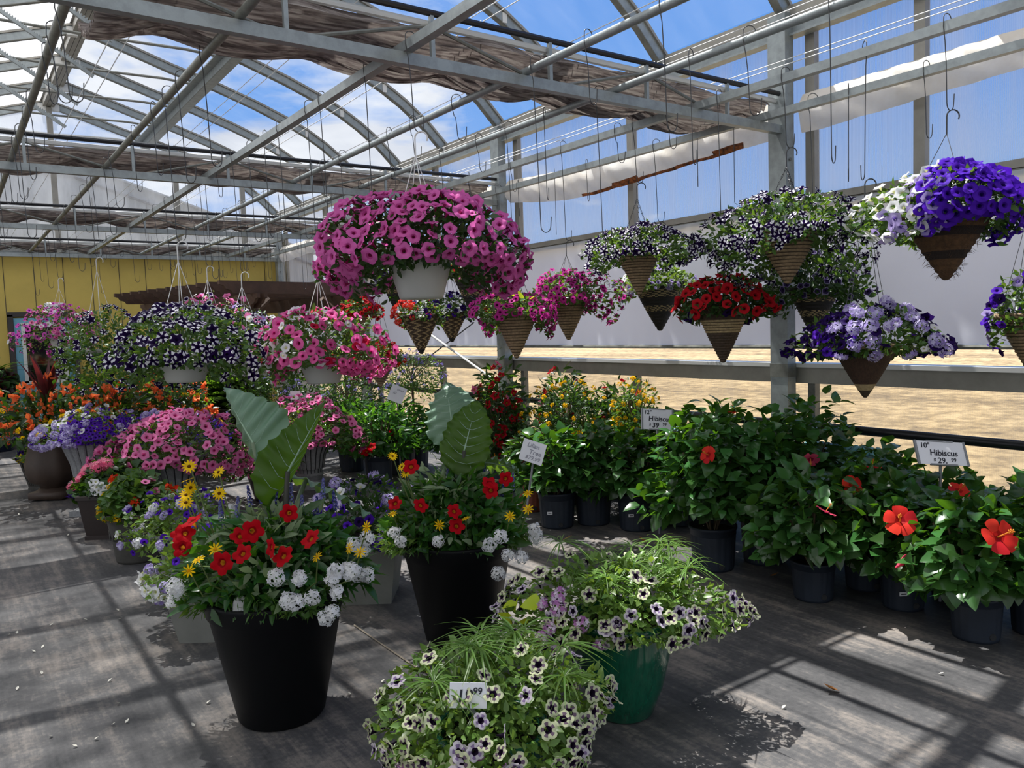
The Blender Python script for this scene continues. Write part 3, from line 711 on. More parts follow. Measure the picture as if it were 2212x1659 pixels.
# trusses with their gathered shade cloths
ORD = ['nearest', 'second', 'third', 'fourth', 'farthest']
for i, y in enumerate(TY):
    o = struct(thing('roof_truss', None, None, (0, y, 0)))
    x0, x1 = -2.06, 5.13
    b = B(); b.box(((x0+x1)/2, 0, ZC), (x1-x0, .05, .06)); b.build('bottom_chord', M_STEEL, o)
    b = B(); b.tube([(x0, 0, ZT), (x1, 0, ZT)], .018, 8); b.build('top_tube', M_BLACKT, o)
    b = B(); b.tube([(x0, .035, ZT-.045), (x1, .035, ZT-.045)], .020, 8); b.build('curtain_tube', M_WHITEM, o)
    b = B(); xs = np.arange(x0+.32, x1, .78)
    for k, x in enumerate(xs): b.box((x, 0, (ZC+ZT)/2), (.022, .022, ZT-ZC))
    b.build('web_post', M_STEEL, o); b = B()
    for k, x in enumerate(xs[:-1]):
        za, zb = (ZC, ZT-.06) if k % 2 == 0 else (ZT-.06, ZC); b.tube([(x, .01, za), (x+.78, .01, zb)], .010, 6)
    b.build('web_brace', M_STEELD, o)
    if i in (1, 2, 3, 4, 0):
        xa = {1: .62}.get(i, -2.0); nx = int((5.0-xa)/.055); nt = 34; wd = .70 if i < 3 else .5
        if i == 4: wd = .22
        G = []
        for ix in range(nx+1):
            x = xa+(5.0-xa)*ix/nx; q = abs(math.sin((x-.2)*math.pi/.78)); row = []
            for it in range(nt+1):
                u = it/nt; sg = (.035+.09*q*(.75+.25*math.sin(3.1*x)))*math.sin(math.pi*min(u*1.05, 1))**.8+.05*u*q
                zz = ZT-.075-sg+(.021+.007*math.sin(x*5+it))*(1 if it % 2 else -1)-.09*u*(1-u)*math.sin(1.7*x+i)
                row.append((x, y+.02+wd*u+.012*math.sin(11*x+it*.7+i), zz))
            G.append(row)
        c = B().grid(np.array(G)).build('shade_cloth', M_SHADE, None, False)
        if i == 0: c['kind'] = 'structure'
        else: tag(c, 'gathered brown shade cloth bundled along the '+ORD[i-1]+' truss across the roof', 'shade cloth', 'gathered shade cloths')

# lengthwise rails under the roof
RAILS = [(4.85, 'sq', 'lower square steel rail closest to the right wall'), (4.2, 'sq', 'upper square steel rail, second from the right wall'), (3.45, 'rd', 'round pipe rail, third from the right wall'),
         (2.76, 'rd', 'round pipe rail, fourth from the right wall'), (2.0, 'sq', 'square steel rail carrying the big pink basket'), (1.17, 'rd', 'brown round pipe rail left of the big square rail'),
         (.51, 'rd', 'brown round pipe rail running past the roof ridge'), (-.25, 'rd', None), (-.95, 'rd', None), (-1.6, 'rd', None)]
for x, kd, lab in RAILS:
    b = B()
    if kd == 'sq': b.box((x, 6.5, ZC+.055), (.05, 16.2, .05))
    else: b.tube([(x, y, ZC+.055) for y in np.linspace(-1.6, 14.6, 12)], .022, 12)
    o = b.build('hanging_rail', M_STEEL if kd == 'sq' or x > 2.5 else M_STEELD, None, kd == 'rd')
    if lab: tag(o, lab, 'rail', 'lengthwise hanging rails')
    else: struct(o)
CN = {.85: 'left of the square middle rail, beyond the ridge pipe', 1.72: 'just left of the square middle rail', 2.4: 'between the square middle rail and the next pipe', 3.1: 'between the two round pipes', 3.82: 'between the pipe and the second rail from the wall', 4.52: 'between the two rails nearest the wall'}
for x, lb in CN.items():
    b = B()
    for dx in (0, .085):
        for y0, y1 in zip(TY[:-1], TY[1:]):
            b.tube([(x+dx, y0+.02, ZT+.03), (x+dx, (y0+y1)/2, ZT+.02), (x+dx, y1, ZT+.02)], .0032, 4)
    tag(b.build('white_twine', M_CORD), 'pair of thin white cords overhead, '+lb, 'twine', 'white shade cords')

def wire_hook(x, y, L, label, sag=0.0, open_=0):
    zt = ZC+.055+.03; b = B(); r = .028
    p = [(.03, 0, -.02), (.032, 0, .008)]+[(.030*math.cos(q), 0, .010+.026*math.sin(q)) for q in np.linspace(.3, math.pi-.2, 7)]+[(-.032, 0, -.03), (-.018, 0, -.10), (-.008, 0, -L*.5), (0, sag, -L)]
    p += [(r-r*math.cos(q), sag, -L-r*1.3*math.sin(q)) for q in np.linspace(.3, math.pi, 8)]+[(2*r+.004, sag, -L+.05)]
    b.tube(p, .0026, 5, 0, False); o = b.build('wire_hook', M_WIRE, None, True, (x, y, zt), R_.uniform(-.9, .9))
    return tag(o, label, 'hook', 'thin wire hooks on the rails')

# stained valance, braces, heating pipe, radiator
def valance(y0, y1, sagA, label, rust=0):
    u = np.linspace(y0, y1, int((y1-y0)*30)); G = []
    for y in u:
        k = (y-y0)/(y1-y0); sg = sagA*math.sin(math.pi*k)
        G.append([(5.16-.05*math.sin(math.pi*j/11)+.012*math.sin(y*13+j*.8)*(j/11)+.006*math.sin(y*31+j), y, 3.20-sg*.7-.255*j/11-.02*math.sin(y*2.3)*(j/11)-sg*.3*j/11) for j in range(12)])
    nf = (len(u)-1)*11; jj = np.arange(nf) % 11; yy = np.repeat(u[:-1], 11); mm = np.where((jj >= 10-(np.sin(yy*5)+np.sin(yy*11) > .3)) & (rust > 0) & (np.abs(yy-4.95) < rust), 1, 0)
    o = B().grid(np.array(G), mm).build('valance', [M_VAL, M_RUST], None, True)
    return tag(o, label, 'valance', 'stained white valances')
valance(-1.4, 3.50, -.02, 'dirty white plastic valance along the right wall, right of the nearest post')
valance(3.74, 7.18, .10, 'sagging white plastic valance with rust-brown lower edge between the two nearest posts', .95)
valance(7.42, 10.85, .0, 'white plastic valance between the second and third wall posts')
valance(11.1, 14.5, .0, 'white plastic valance in the corner next to the yellow wall')
b = B(); b.tube([(5.16, 9.9, 1.85), (5.16, 7.5, .95)], .014, 8); tag(b.build('brace_rod', M_WHITEM), 'bright white diagonal brace rod on the right wall behind the cone baskets', 'brace rod')
b = B(); b.tube([(5.17, 8.0, 1.66), (5.17, 9.6, 1.05)], .008, 6); tag(b.build('brace_rod', M_WIRE), 'thin dark diagonal brace rod crossing the white one', 'brace rod')
b = B(); b.tube([(5.02, y, .81) for y in np.linspace(-1.4, 14.3, 14)], .030, 14); o = b.build('heating_pipe', M_BLACKT, None, True)
tag(o, 'long black heating pipe running low along the right wall', 'pipe')
for y in (3.66, 7.32, 10.98): b = B(); b.box((5.055, y, .81), (.03, .05, .09)); b.build('pipe_bracket', M_STEEL, o)
def radiator(y0, n, label):
    o = thing('radiator', label, 'radiator', (4.97, y0, 0), 0, 'teal radiators')
    b = B()
    for k in range(n):
        y = k*.052; b.box((0, y, .44), (.16, .046, .46)); b.tube([(-.08, y, .665), (0, y, .70), (.08, y, .665)], .02, 6)
    b.build('column', M_RAD, o); 
    for k in (1, n-2): f = B(); f.box((0, k*.052, .11), (.12, .04, .22)); f.build('foot', M_RAD, o)
    v = B(); v.tube([(0, -.03, .6), (0, -.11, .6), (0, -.13, .56)], .02, 8); v.lathe([(0, .58), (.03, .59), (.03, .62), (0, .63)], 10); 
    v.build('valve', M_RAD, o); return o
radiator(2.82, 11, 'pale teal column radiator behind the hibiscus, with its end valve in view'); radiator(4.0, 12, 'pale teal column radiator behind the tall hibiscus, mostly hidden')

# pergola
o = thing('pergola', 'dark stained wooden pergola by the yellow wall with scalloped rafter tails', 'pergola', (2.92, 9.80, 0), math.radians(13))
W_, D_, Hh = 1.85, 2.55, 2.10
b = B()
for x in (.12, W_-.12):
    for y in (.15, D_-.15): 
        b = B(); b.box((x, y, Hh/2-.03), (.11, .11, Hh-.06)); b.build('post', M_WOOD, o)
def tailed(p0, p1, h, w_):
    p0, p1 = np.array(p0, float), np.array(p1, float); d_ = p1-p0; L = np.linalg.norm(d_); d_ /= L; sd = np.array((-d_[1], d_[0], 0))*w_/2
    pr = [(0, h), (0, h*.7), (.05, h*.62), (.08, h*.35), (.14, h*.25), (.17, 0), (L-.17, 0), (L-.14, h*.25), (L-.08, h*.35), (L-.05, h*.62), (L, h*.7), (L, h)]
    n = len(pr); V = [p0+d_*u+np.array((0, 0, z))+sd*s for s in (-1, 1) for u, z in pr]
    b = B(); b.add(V, [(i, (i+1) % n, n+(i+1) % n, n+i) for i in range(n)])
    for s in (0, n): b.add([V[s+i] for i in range(n)], [(0, 1, 10, 11), (1, 2, 9, 10), (2, 3, 8, 9), (3, 4, 7, 8), (4, 5, 6, 7)])
    return b
for x in (.10, .20, W_-.20, W_-.10): tailed((x, -.32, Hh-.17), (x, D_+.32, Hh-.17), .17, .04).build('beam', M_WOOD, o)
for k in range(12): tailed((-.34, -.2+k*.265, Hh), (W_+.34, -.2+k*.265, Hh), .15, .045).build('rafter', M_WOOD, o)
for x, y, dx in ((.12, .15, .4), (W_-.12, .15, -.4), (.12, D_-.15, .4), (W_-.12, D_-.15, -.4)):
    b = B(); b.tube([(x, y, 1.65), (x+dx*.35, y, 1.85), (x+dx, y, 2.06)], .045, 4); b.build('brace', M_WOOD, o)

# ------------------------------------------------------------------ hanging baskets
G1 = 'white pots of petunias on the square middle rail'
basket('large white hanging pot overflowing with pink petunias, biggest and highest of the pink ones', (2.0, 3.58), 1.97, 2.48, .50, .172, .215, 'white', .29, .15,
       [('pink', 260, .036, (0, .9)), ('pink', 26, .036, (.8, 1.0), (-180, -130)), ('pink', 16, .036, (.8, 1.0), (-50, 0))], 2000, (T_PET, .05, L_DARK), seed=11, wires=4)
basket('hanging pot of dark purple and white star petunias, widest of the left group', (1.17, 5.06), 1.50, 2.06, .42, .17, .17, 'white', .28, .20, [('star', 70, .037, (0, 1)), ('dstar', 54, .035, (0, 1))], 1700, (T_PET, .045, L_PET), seed=12)
basket('leafy hanging pot of purple and white petunias beside the small magenta ones', (1.17, 8.14), 1.52, 2.24, .36, .16, .16, 'white', .36, .36, [('star', 36, .034), ('dstar', 26, .033)], 1300, (T_PET, .05, L_PET), seed=13)
basket('hanging pot of small magenta and pink petunias in front of the blue door', (1.17, 11.15), 1.70, 2.26, .42, .17, .17, 'white', .32, .2, [('orchid', 110, .030), ('rose', 60, .032), ('white', 14, .034)], 900, seed=14)
basket('hanging pot of lavender and white petunias with pink ones on top', (2.0, 7.59), 1.46, 2.13, .44, .18, .18, 'white', .48, .12, [('rose', 30, .034, (0, .35)), ('white', 40, .03), ('lilac', 60, .03), ('starfar', 60, .033)], 1100, seed=15)
basket('pinkish white hanging pot of white and purple petunias, left of the pink-red mix', (2.0, 6.57), 1.45, 2.0, .33, .185, .18, 'white', .36, .10, [('star', 60, .032), ('lilac', 26, .028), ('white', 14, .03), ('rose', 12, .03, (0, .4))], 1000, seed=16)
basket('white hanging pot of mixed pink, red and white petunias with a trailing right side', (2.0, 4.94), 1.45, 1.96, .40, .165, .18, 'white', .28, .14, [('hotpink', 95, .034), ('coralred', 26, .026), ('white', 42, .028, (0, 1), (120, 260)), ('white', 12, .028), ('hotpink', 40, .03, (.7, 1), (-60, 30))], 1600, (T_PET, .045, L_PET), seed=17)
basket('chevron wicker cone of red, white and purple flowers, lower left of the patterned pair', (3.45, 6.22), 1.67, 2.12, .20, .145, .29, 'chev', .18, .08, [('gerr', 16, .034, (0, 1), (150, 260)), ('white', 60, .010, (.2, 1)), ('dark', 14, .026, (0, .7)), ('coralred', 8, .03, (0, .6))], 500, seed=18)
basket('chevron wicker cone of deep purple petunias, right of the patterned pair', (4.2, 6.92), 1.71, 2.2, .25, .14, .25, 'chev', .22, .06, [('violet', 20, .028), ('dark', 26, .03), ('white', 26, .014, (.1, .7), (-70, 60))], 520, seed=19)
basket('dark banded rattan cone with red flowers right behind the big pink basket', (4.2, 6.49), 2.11, 2.75, .23, .19, .40, 'band', .20, .05, [('gerr', 30, .032), ('rose', 6, .03)], 500, seed=20)
basket('dark basket hidden behind the big white pot, grey foliage on its left', (4.2, 8.14), 2.20, 2.75, .26, .16, .36, 'band', .15, .18, [('double', 40, .03)], 600, (T_PET, .05, L_DARK), seed=21)
basket('small wicker cone of red geraniums hanging in front of the pergola end', (4.2, 9.08), 1.79, 2.16, .24, .16, .25, 'tan', .19, .04, [('redpet', 50, .034)], 600, seed=22)
basket('wicker cone of orange and red flowers half hidden behind the pink and red mix', (3.45, 7.07), 1.28, 2.0, .24, .14, .23, 'tan', .2, .05, [('gero', 20, .028), ('lanty', 12, .022), ('gerr', 12, .024)], 560, seed=23)
basket('wicker cone of magenta petunias with a lime leaf clump, left one of the magenta pair', (3.45, 4.77), 1.66, 2.12, .31, .15, .30, 'tan', .15, .14, [('magenta', 140, .025)], 1000, (T_PET, .042, L_PET), extra=[(T_LANCE, .08, L_CHART, 40, (0, .4), None)], seed=24)
basket('wicker cone of magenta petunias, higher and right one of the magenta pair', (4.2, 5.06), 1.77, 2.17, .365, .15, .30, 'tan', .23, .15, [('magenta', 190, .026)], 1100, (T_PET, .042, L_PET), seed=25)
basket('basket of red geraniums on bright leaves behind the magenta pair', (4.85, 6.93), 1.79, 2.28, .22, .14, .24, 'tan', .18, .04, [('gerr', 22, .04)], 420, (T_HEART, .06, L_PET), seed=26)
basket('wicker cone of white and deep purple petunias left of the dark lavender cone', (4.2, 4.23), 2.07, 2.5, .385, .14, .27, 'tan', .20, .11, [('star', 90, .030), ('dstar', 46, .028)], 1100, (T_PET, .042, L_PET), chain=True, seed=27, wires=3)
basket('black rattan cone with straw bands and pale lavender flowers, behind the white and purple cone', (4.85, 4.65), 1.85, 2.3, .31, .185, .33, 'band', .17, .08, [('lilac', 30, .026), ('verbl', 8, .03), ('white', 18, .024, (.3, 1), (150, 230))], 800, (T_PET, .045, L_LIME), seed=28)
basket('straw-banded cone of bright red petunias', (4.2, 3.46), 1.62, 1.90, .30, .15, .31, 'red', .23, .06, [('redpet', 66, .036, (0, .85)), ('dark', 10, .033, (.7, 1))], 900, (T_PET, .05, L_DARK), seed=29)
basket('wicker cone of white and purple petunias with trailing sides, before the grey post', (4.2, 2.96), 2.08, 2.5, .46, .165, .28, 'tan', .25, .26, [('star', 100, .030, (0, 1), None), ('dstar', 50, .028), ('star', 40, .03, (.7, 1))], 1500, (T_PET, .045, L_PET), Ry=.36, chain=True, seed=30, wires=3)
basket('dark banded cone of ruffled near-black petunias, against the grey post', (4.85, 3.21), 1.74, 2.08, .34, .145, .28, 'band', .27, .13, [('double', 75, .028)], 1100, (T_PET, .05, L_DARK), seed=31)
basket('bark-sided cone of lavender verbena and dark purple petunias with a plaited rim', (4.2, 2.46), 1.38, 2.23, .38, .15, .25, 'bark', .23, .04, [('verbl', 13, .05, (.15, 1), (-150, -60)), ('dark', 46, .034, (0, 1), (-60, 40)), ('dark', 30, .034, (.2, 1), (150, 230)), ('violet', 12, .032, (.2, 1), (150, 240)), ('white', 14, .016, (.2, .8), (-80, -30)), ('dark', 16, .03)], 1000, (T_PET, .048, L_PET), seed=32)
basket('coir cone of vivid violet petunias edged with white ones, hanging highest on the right', (4.2, 2.02), 2.04, 2.5, .36, .18, .28, 'coir', .26, .10, [('violet', 115, .036, (0, 1), (-140, 20)), ('white', 40, .034, (0, 1), (20, 80)), ('white', 26, .034, (0, 1), (140, 225)), ('lilac', 20, .03, (.3, 1), (180, 240))], 1300, (T_PET, .045, L_PET), seed=33, wires=3)
basket('purple-flowered basket cut off by the right edge of the view', (4.85, 1.88), 1.52, 2.18, .20, .14, .26, 'tan', .28, .14, [('violet', 26, .03), ('dark', 26, .03), ('lilac', 14, .03)], 600, seed=34)

# wire hooks: one carries each basket, the rest hang empty
RN = {4.85: 'rail nearest the wall', 4.2: 'second rail from the wall', 3.45: 'third rail from the wall', 2.76: 'fourth rail from the wall', 2.0: 'square middle rail', 1.17: 'brown pipe', .51: 'ridge-side pipe'}
NUM = 'first second third fourth fifth sixth seventh eighth ninth tenth eleventh twelfth thirteenth fourteenth fifteenth sixteenth seventeenth eighteenth nineteenth twentieth twenty-first twenty-second twenty-third twenty-fourth'.split()
ZR = ZC+.085
hk = {x: [] for x in RN}
for x, y, zt in HOOKED: hk[round(x, 2)].append((y, max(.06, ZR-zt-.036), True))
g = np.random.default_rng(5)
for x in RN:
    y = 1.3+g.uniform(0, .4) if x > 2.5 else 3.2+g.uniform(0, .5)
    while y < 14:
        y += g.uniform(.32, .95)
        if all(abs(y-q[0]) > .12 for q in hk[x]): hk[x].append((y, g.choice([.22, .3, .38, .55, .7, .9]), False))
for x, L in hk.items():
    for k, (y, ln, used) in enumerate(sorted(L)[:24]):
        wire_hook(x, y, ln, ('loaded' if used else 'empty')+' thin wire hook, '+NUM[k]+' from the near end of the '+RN[x], 0)

# ------------------------------------------------------------------ pots on the floor
def pot_round(root, R, H, m, rb=.62, rimh=.14, name='pot', k=56):
    b = B(); rt = R*.93
    b.lathe([(0, 0), (R*rb-.01, 0), (R*rb, .015), (rt, H*(1-rimh)-.01), (R*.965, H*(1-rimh)), (R*.985, H-.02), (R, H-.008), (R*.985, H), (R*.94, H), (R*.92, H-.05)], k)
    b.build(name, m, root, True); B().disc(R*.93, H-.045, k).build('soil', M_SOIL, root)
def pot_nursery(root, R, H, m, tagged=False):
    b = B(); ribs = lambda a: 1+.012*np.sign(np.sin(a*18))*np.ones_like(a)
    b.lathe([(0, .0), (R*.84, 0), (R*.86, .012)], 72); b.lathe([(R*.86, .012), (R*.95, H*.80)], 72, rmod=ribs)
    b.lathe([(R*.95, H*.80), (R*.975, H*.81), (R*.98, H*.93), (R*1.02, H*.94), (R*1.03, H), (R*.97, H), (R*.95, H-.03)], 72)
    b.build('pot', m, root, True); B().disc(R*.96, H-.03).build('soil', M_SOIL, root)
    h = B(); h.lathe([(0, 0), (.016, .001), (.018, -.003)], 10); ho = h.build('drain_hole', M_GROOVE, root); ho.location = (.02, -R*.885, .035); ho.rotation_euler = (math.pi/2, 0, 0)
    if tagged:
        t_ = B(); t_.box((-.06*R/.14, -R*.915, H*.48), (.040, .004, .022)); t_.box((-.06*R/.14, -R*.915-.0025, H*.48), (.026, .001, .006), 1); t_.build('label_sticker', [M_CARD, M_INK], root)
def pot_urn(root, R, H, m, groove=True, foot=True):
    k = 120; ribs = (lambda a: np.where((np.arange(k) % 6) == 0, .965, 1.0)) if groove else None
    mf = (lambda i, j: 1 if j % 6 == 0 and groove else 0)
    b = B(); f = .16 if foot else .02
    b.lathe([(R*.50, f), (R*.52, f+.06), (R*.58, H*.4), (R*.70, H*.68), (R*.90, H*.88), (R*1.0, H-.012)], k, rmod=ribs, mf=mf)
    b.lathe([(R*1.0, H-.012), (R*1.03, H-.005), (R*1.02, H+.012), (R*.93, H+.012), (R*.92, H-.03)], k)
    if foot:
        b.lathe([(R*.50, f), (R*.56, f-.02), (R*.50, f-.05), (R*.46, f-.08), (R*.56, .055), (R*.58, .05)], k)
        b.box((0, 0, .025), (R*1.25, R*1.25, .05))
    b.build('urn', [m, M_GROOVE], root, False); B().disc(R*.94, H-.02).build('soil', M_SOIL, root)
def pot_square(root, Wt, Wb, H, m, ribbed=False, base=True):
    b = B(); q = math.pi/4; s = math.sqrt(2)/2
    if base: b.lathe([(0, 0), (Wb*s*1.06, 0), (Wb*s*1.06, .03), (Wb*s, .035)], 4, rot=q)
    b.lathe([(Wb*s, .03 if base else 0), (Wt*s, H-.03), (Wt*s*1.05, H-.03), (Wt*s*1.05, H), (Wt*s*.96, H), (Wt*s*.94, H-.04)], 4, rot=q)
    if ribbed:
        for i in range(9):
            u = (i-4)/4.5*.46
            for sgn in (-1, 1):
                b.beam((u*Wb, sgn*(Wb/2+.003), .05), (u*Wt, sgn*(Wt/2+.003), H-.05), .012, .006); b.beam((sgn*(Wb/2+.003), u*Wb, .05), (sgn*(Wt/2+.003), u*Wt, H-.05), .012, .006)
    b.build('pot', m, root); b = B(); b.box((0, 0, H-.045), (Wt*.93, Wt*.93, .01)); b.build('soil', M_SOIL, root)
def planter(label, name, cat, xy, pot, zr, R, h, drop, layers, leaves, leaf=(T_PET, .045, L_PET), Ry=None, extra=None, seed=1, group=None, off=(0, 0), lump=.1, yaw=0, inner=True):
    root = thing(name, label, cat, (xy[0], xy[1], 0), FACE+yaw, group); pot(root)
    smp0 = dome(R, Ry or R, h, drop, seed, lump); sh = np.array([off[0], off[1], 0])
    def smp(n, tr=None, azr=None):
        p, a, t_, z_ = smp0(n, tr, azr); return p+sh, a, t_, z_
    b = B(); foliage(b, smp, leaves, leaf[0], leaf[1]); mats = [leaf[2]]
    if inner: foliage(b, smp, leaves//2, leaf[0], leaf[1], depth=.85)
    for (T, sz, mt, n, tr, azr) in (extra or []): foliage(b, smp, n, T, sz, len(mats), tr=tr, azr=azr, depth=.1); mats.append(mt)
    for M in b.V: M[:, 2] += zr
    o = b.build('foliage', mats, root, True); blooms(root, smp, layers, zr); return root

def elephant_leaf(root, att, tip, side, L_back=.5, W=.36, curl=.10, foot=None, mt='leaf_elephant', pm='petiole', seed=0, fold=(0, 0), taper=0):
    """big arrow-shaped leaf: att where the stalk joins, tip, side = direction of the right half; fold turns the left and right halves back."""
    att, tip, side = (np.array(v, float) for v in (att, tip, side)); d_ = tip-att; L = np.linalg.norm(d_); y = d_/L
    x = side-y*(side@y); x /= np.linalg.norm(x); z = np.cross(x, y)
    nu, nv = 64, 17; G = []
    for iu in range(nu):
        u = -L_back+(1+L_back)*iu/(nu-1); row = []
        if u >= 0: wd = (1-u**1.2)**.9*(.92+.08*(1-u)) if taper else math.sin(math.pi*(.5+.5*u**1.15))**.8
        else: wd = (1-(-u/L_back)**2.4)**.6
        for iv in range(nv):
            v = iv/(nv-1)*2-1; sc = abs(math.sin(u*15+.5+(v < 0)*.4))
            ww = W/2*wd*(1+(.13*(1-sc)-.05)*abs(v)**4); f = fold[0] if v < 0 else fold[1]
            lob = .10*W*max(0, -u/L_back)**.7*(1 if v > 0 else -1)*(1-abs(v))
            hx = x*math.cos(f)-z*math.sin(f)*(1 if v > 0 else -1)
            zz = -curl*abs(v)**1.5*W*.6+.10*W*abs(v)*(1-abs(v))+.016*math.sin(u*30+seed)*abs(v)**3-.16*L*max(u, 0)**2+.006*math.cos(u*31)*abs(v)*(1-abs(v))*4
            row.append(att+hx*(v*ww+lob)+y*(u+.10*abs(v)**2*wd*(1 if u > -.1 else 0))*L+z*zz)
        G.append(row)
    b = B(); b.grid(np.array(G)); v = B(); mid = [G[i][nv//2]-z*.003 for i in range(int(nu*L_back/(1+L_back)), nu, 3)]; b.tube(mid, np.linspace(.006, .0015, len(mid)), 6, 1)
    for i in range(10, nu-10, 7):
        for s in (-1, 1):
            pts = [G[min(nu-1, i+int(q*.9))][nv//2+s*q]-z*.001 for q in range(0, nv//2)]; b.tube(pts, np.linspace(.0024, .0008, len(pts)), 4, 1, False)
    o = b.build('elephant_ear_leaf', [MATS[mt], MATS['leaf_vein'], ], root, True)
    if foot is not None:
        f = np.array(foot, float); m_ = (att+f)/2+np.array((0, 0, .05))-y*.04
        pts = [f+(m_-f)*2*t_*(1-t_)*1.0*1+(att-f)*t_*t_+(m_-f)*0 if False else (1-t_)**2*f+2*t_*(1-t_)*m_+t_*t_*att for t_ in np.linspace(0, 1, 12)]
        s = B(); s.tube(pts, np.linspace(.017, .010, 12), 8); s.build('leaf_stalk', MATS[pm], o, True)
    return o
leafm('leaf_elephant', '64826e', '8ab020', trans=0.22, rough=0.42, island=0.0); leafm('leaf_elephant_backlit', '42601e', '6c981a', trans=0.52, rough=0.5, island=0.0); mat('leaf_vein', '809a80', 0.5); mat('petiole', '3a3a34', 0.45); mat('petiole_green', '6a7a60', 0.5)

# front black pots with elephant ears
M_TAG = mat('plant_tag', 'a4a4a2', 0.5)
def black_pot_planting(xy, label, seed, red, yel, verb, verbr, sal, big):
    r = planter(label, 'planted_pot', 'planted pot', xy, lambda q: pot_round(q, .29, .54, M_BLACKP), .53, .33, .32, .0, [], 800, (T_LANCE, .095, L_DIP), seed=seed, Ry=.27)
    b = B(); s1 = dome(.38, .275, .15, .06, seed+50); foliage(b, s1, 1500, T_FINE, .045, 0, depth=.2); foliage(b, s1, 500, T_SMALL, .05, 1, azr=(-80, 60)); foliage(b, s1, 260, T_SMALL, .05, 2, azr=(120, 240))
    for M in b.V: M[:, 2] += .55
    b.build('trailing_filler', [L_FERN, L_PET, L_LIME], r, True)
    b = B(); s2 = dome(.26, .26, .34, 0, seed+60); foliage(b, s2, 420, T_LANCE, .075, 0, up=.7)
    for M in b.V: M[:, 2] += .56
    b.build('upright_foliage', [L_SILV], r, True)
    stick(r, 'dipla', red, .036, label='red trumpet bloom'); stick(r, 'daisy', [q for q in yel if q[2] > .85], .028, (0, -.6, .6), label='yellow daisy with dark eye'); stick(r, 'daisyp', [q for q in yel if q[2] <= .85], .026, (0, -.6, .6), label='plain yellow daisy'); stick(r, 'verbw', verb+verbr, .036, label='white verbena head')
    for k, (u, v, z) in enumerate(sal): put('salvia_spike', fmesh('salvia' if k % 2 else 'salvial'), r, (u, v, z-.05), frames(np.array([[R_.normal()*.1, R_.normal()*.1, 1]]))[0], .085)
    b = B(); st = B()
    for u, v, z in yel: 
        st.tube([(u*.55, v*.5, .56), (u*.9, v*.8, z-.12), (u, v+.01, z-.005)], .003, 4, 0, False)
    for u, v, z in sal: st.tube([(u*.7, v, .6), (u, v, z-.1)], .002, 4, 0, False)
    st.build('flower_stems', L_STEM, r); return r
r = black_pot_planting((1.052, 3.238), 'left large black pot of red mandevilla and white verbena under a tilted elephant-ear leaf', 71,
  [(-.002, -.36, .79), (.149, -.36, .776), (.249, -.34, .833), (-.08, -.36, .758), (.105, -.36, .81), (-.248, -.2, .882), (-.32, -.15, .82), (-.315, -.15, .765), (-.045, -.25, .829), (.133, -.2, .901), (-.27, -.22, .84), (.02, -.3, .86)],
  [(-.114, -.33, .802), (-.185, -.32, .761), (-.231, -.30, .714), (.27, -.34, .763), (.38, -.28, .776), (.413, -.25, .749), (.434, -.2, .835), (-.308, -.05, 1.074), (-.317, -.05, 1.018), (-.308, -.05, .986), (-.19, -.05, 1.046), (-.328, -.05, .957), (-.331, -.05, .925), (-.192, -.05, .958)],
  [(.329, -.36, .685), (.249, -.36, .614), (.16, -.36, .605), (.296, -.36, .536), (.12, -.36, .697), (.205, -.36, .69), (.342, -.36, .63), (.389, -.33, .70), (.338, -.36, .71), (.189, -.37, .60), (.32, -.36, .555)],
  [(.358, -.1, .741), (.384, -.05, .702), (.405, -.05, .749), (.371, -.1, .617), (.407, -.08, .607), (.344, -.15, .656), (-.33, -.2, .60), (-.36, -.15, .55), (-.31, -.25, .64)],
  [(-.209, 0, .881), (-.083, 0, .943), (.086, 0, .947), (-.036, 0, .951), (.218, 0, .961), (.186, 0, .886), (-.142, 0, .897), (.01, 0, .921), (.13, 0, .898), (.272, 0, .912)], 1)
elephant_leaf(r, (-.075, .05, 1.150), (-.245, .14, 1.385), (.85, -.15, .50), .24, .38, .08, (.0, .03, .56), pm='petiole_green', seed=1, fold=(.85, 0), taper=1)
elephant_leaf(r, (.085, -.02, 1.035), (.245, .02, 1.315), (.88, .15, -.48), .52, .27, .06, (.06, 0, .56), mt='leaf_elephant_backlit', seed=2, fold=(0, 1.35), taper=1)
elephant_leaf(r, (.10, .2, .955), (.395, .2, .84), (.25, -.9, .25), .25, .22, .12, (.05, .05, .56), pm='petiole_green', seed=3)
b = B(); b.lathe([(0, 0), (.024, 0)], 20); b = B(); pts = [(-.03, 0, -.03), (.03, 0, -.03)]+[(.03*math.cos(q), 0, .03*math.sin(q)) for q in np.linspace(0, math.pi, 9)]
n = len(pts); b.add([(x, y_, z) for y_ in (0, .003) for x, _, z in pts], [tuple(range(n))] if False else [(0, 1, 2, 10)]+[(2+i, 3+i, 9-i, 10-i) for i in range(4)]+[(i, (i+1) % n, n+(i+1) % n, n+i) for i in range(n)], 0)
tg = b.build('plant_tag', M_TAG, r); tg.location = (-.055, -.262, .565); tg.rotation_euler = (-.25, 0, 0)
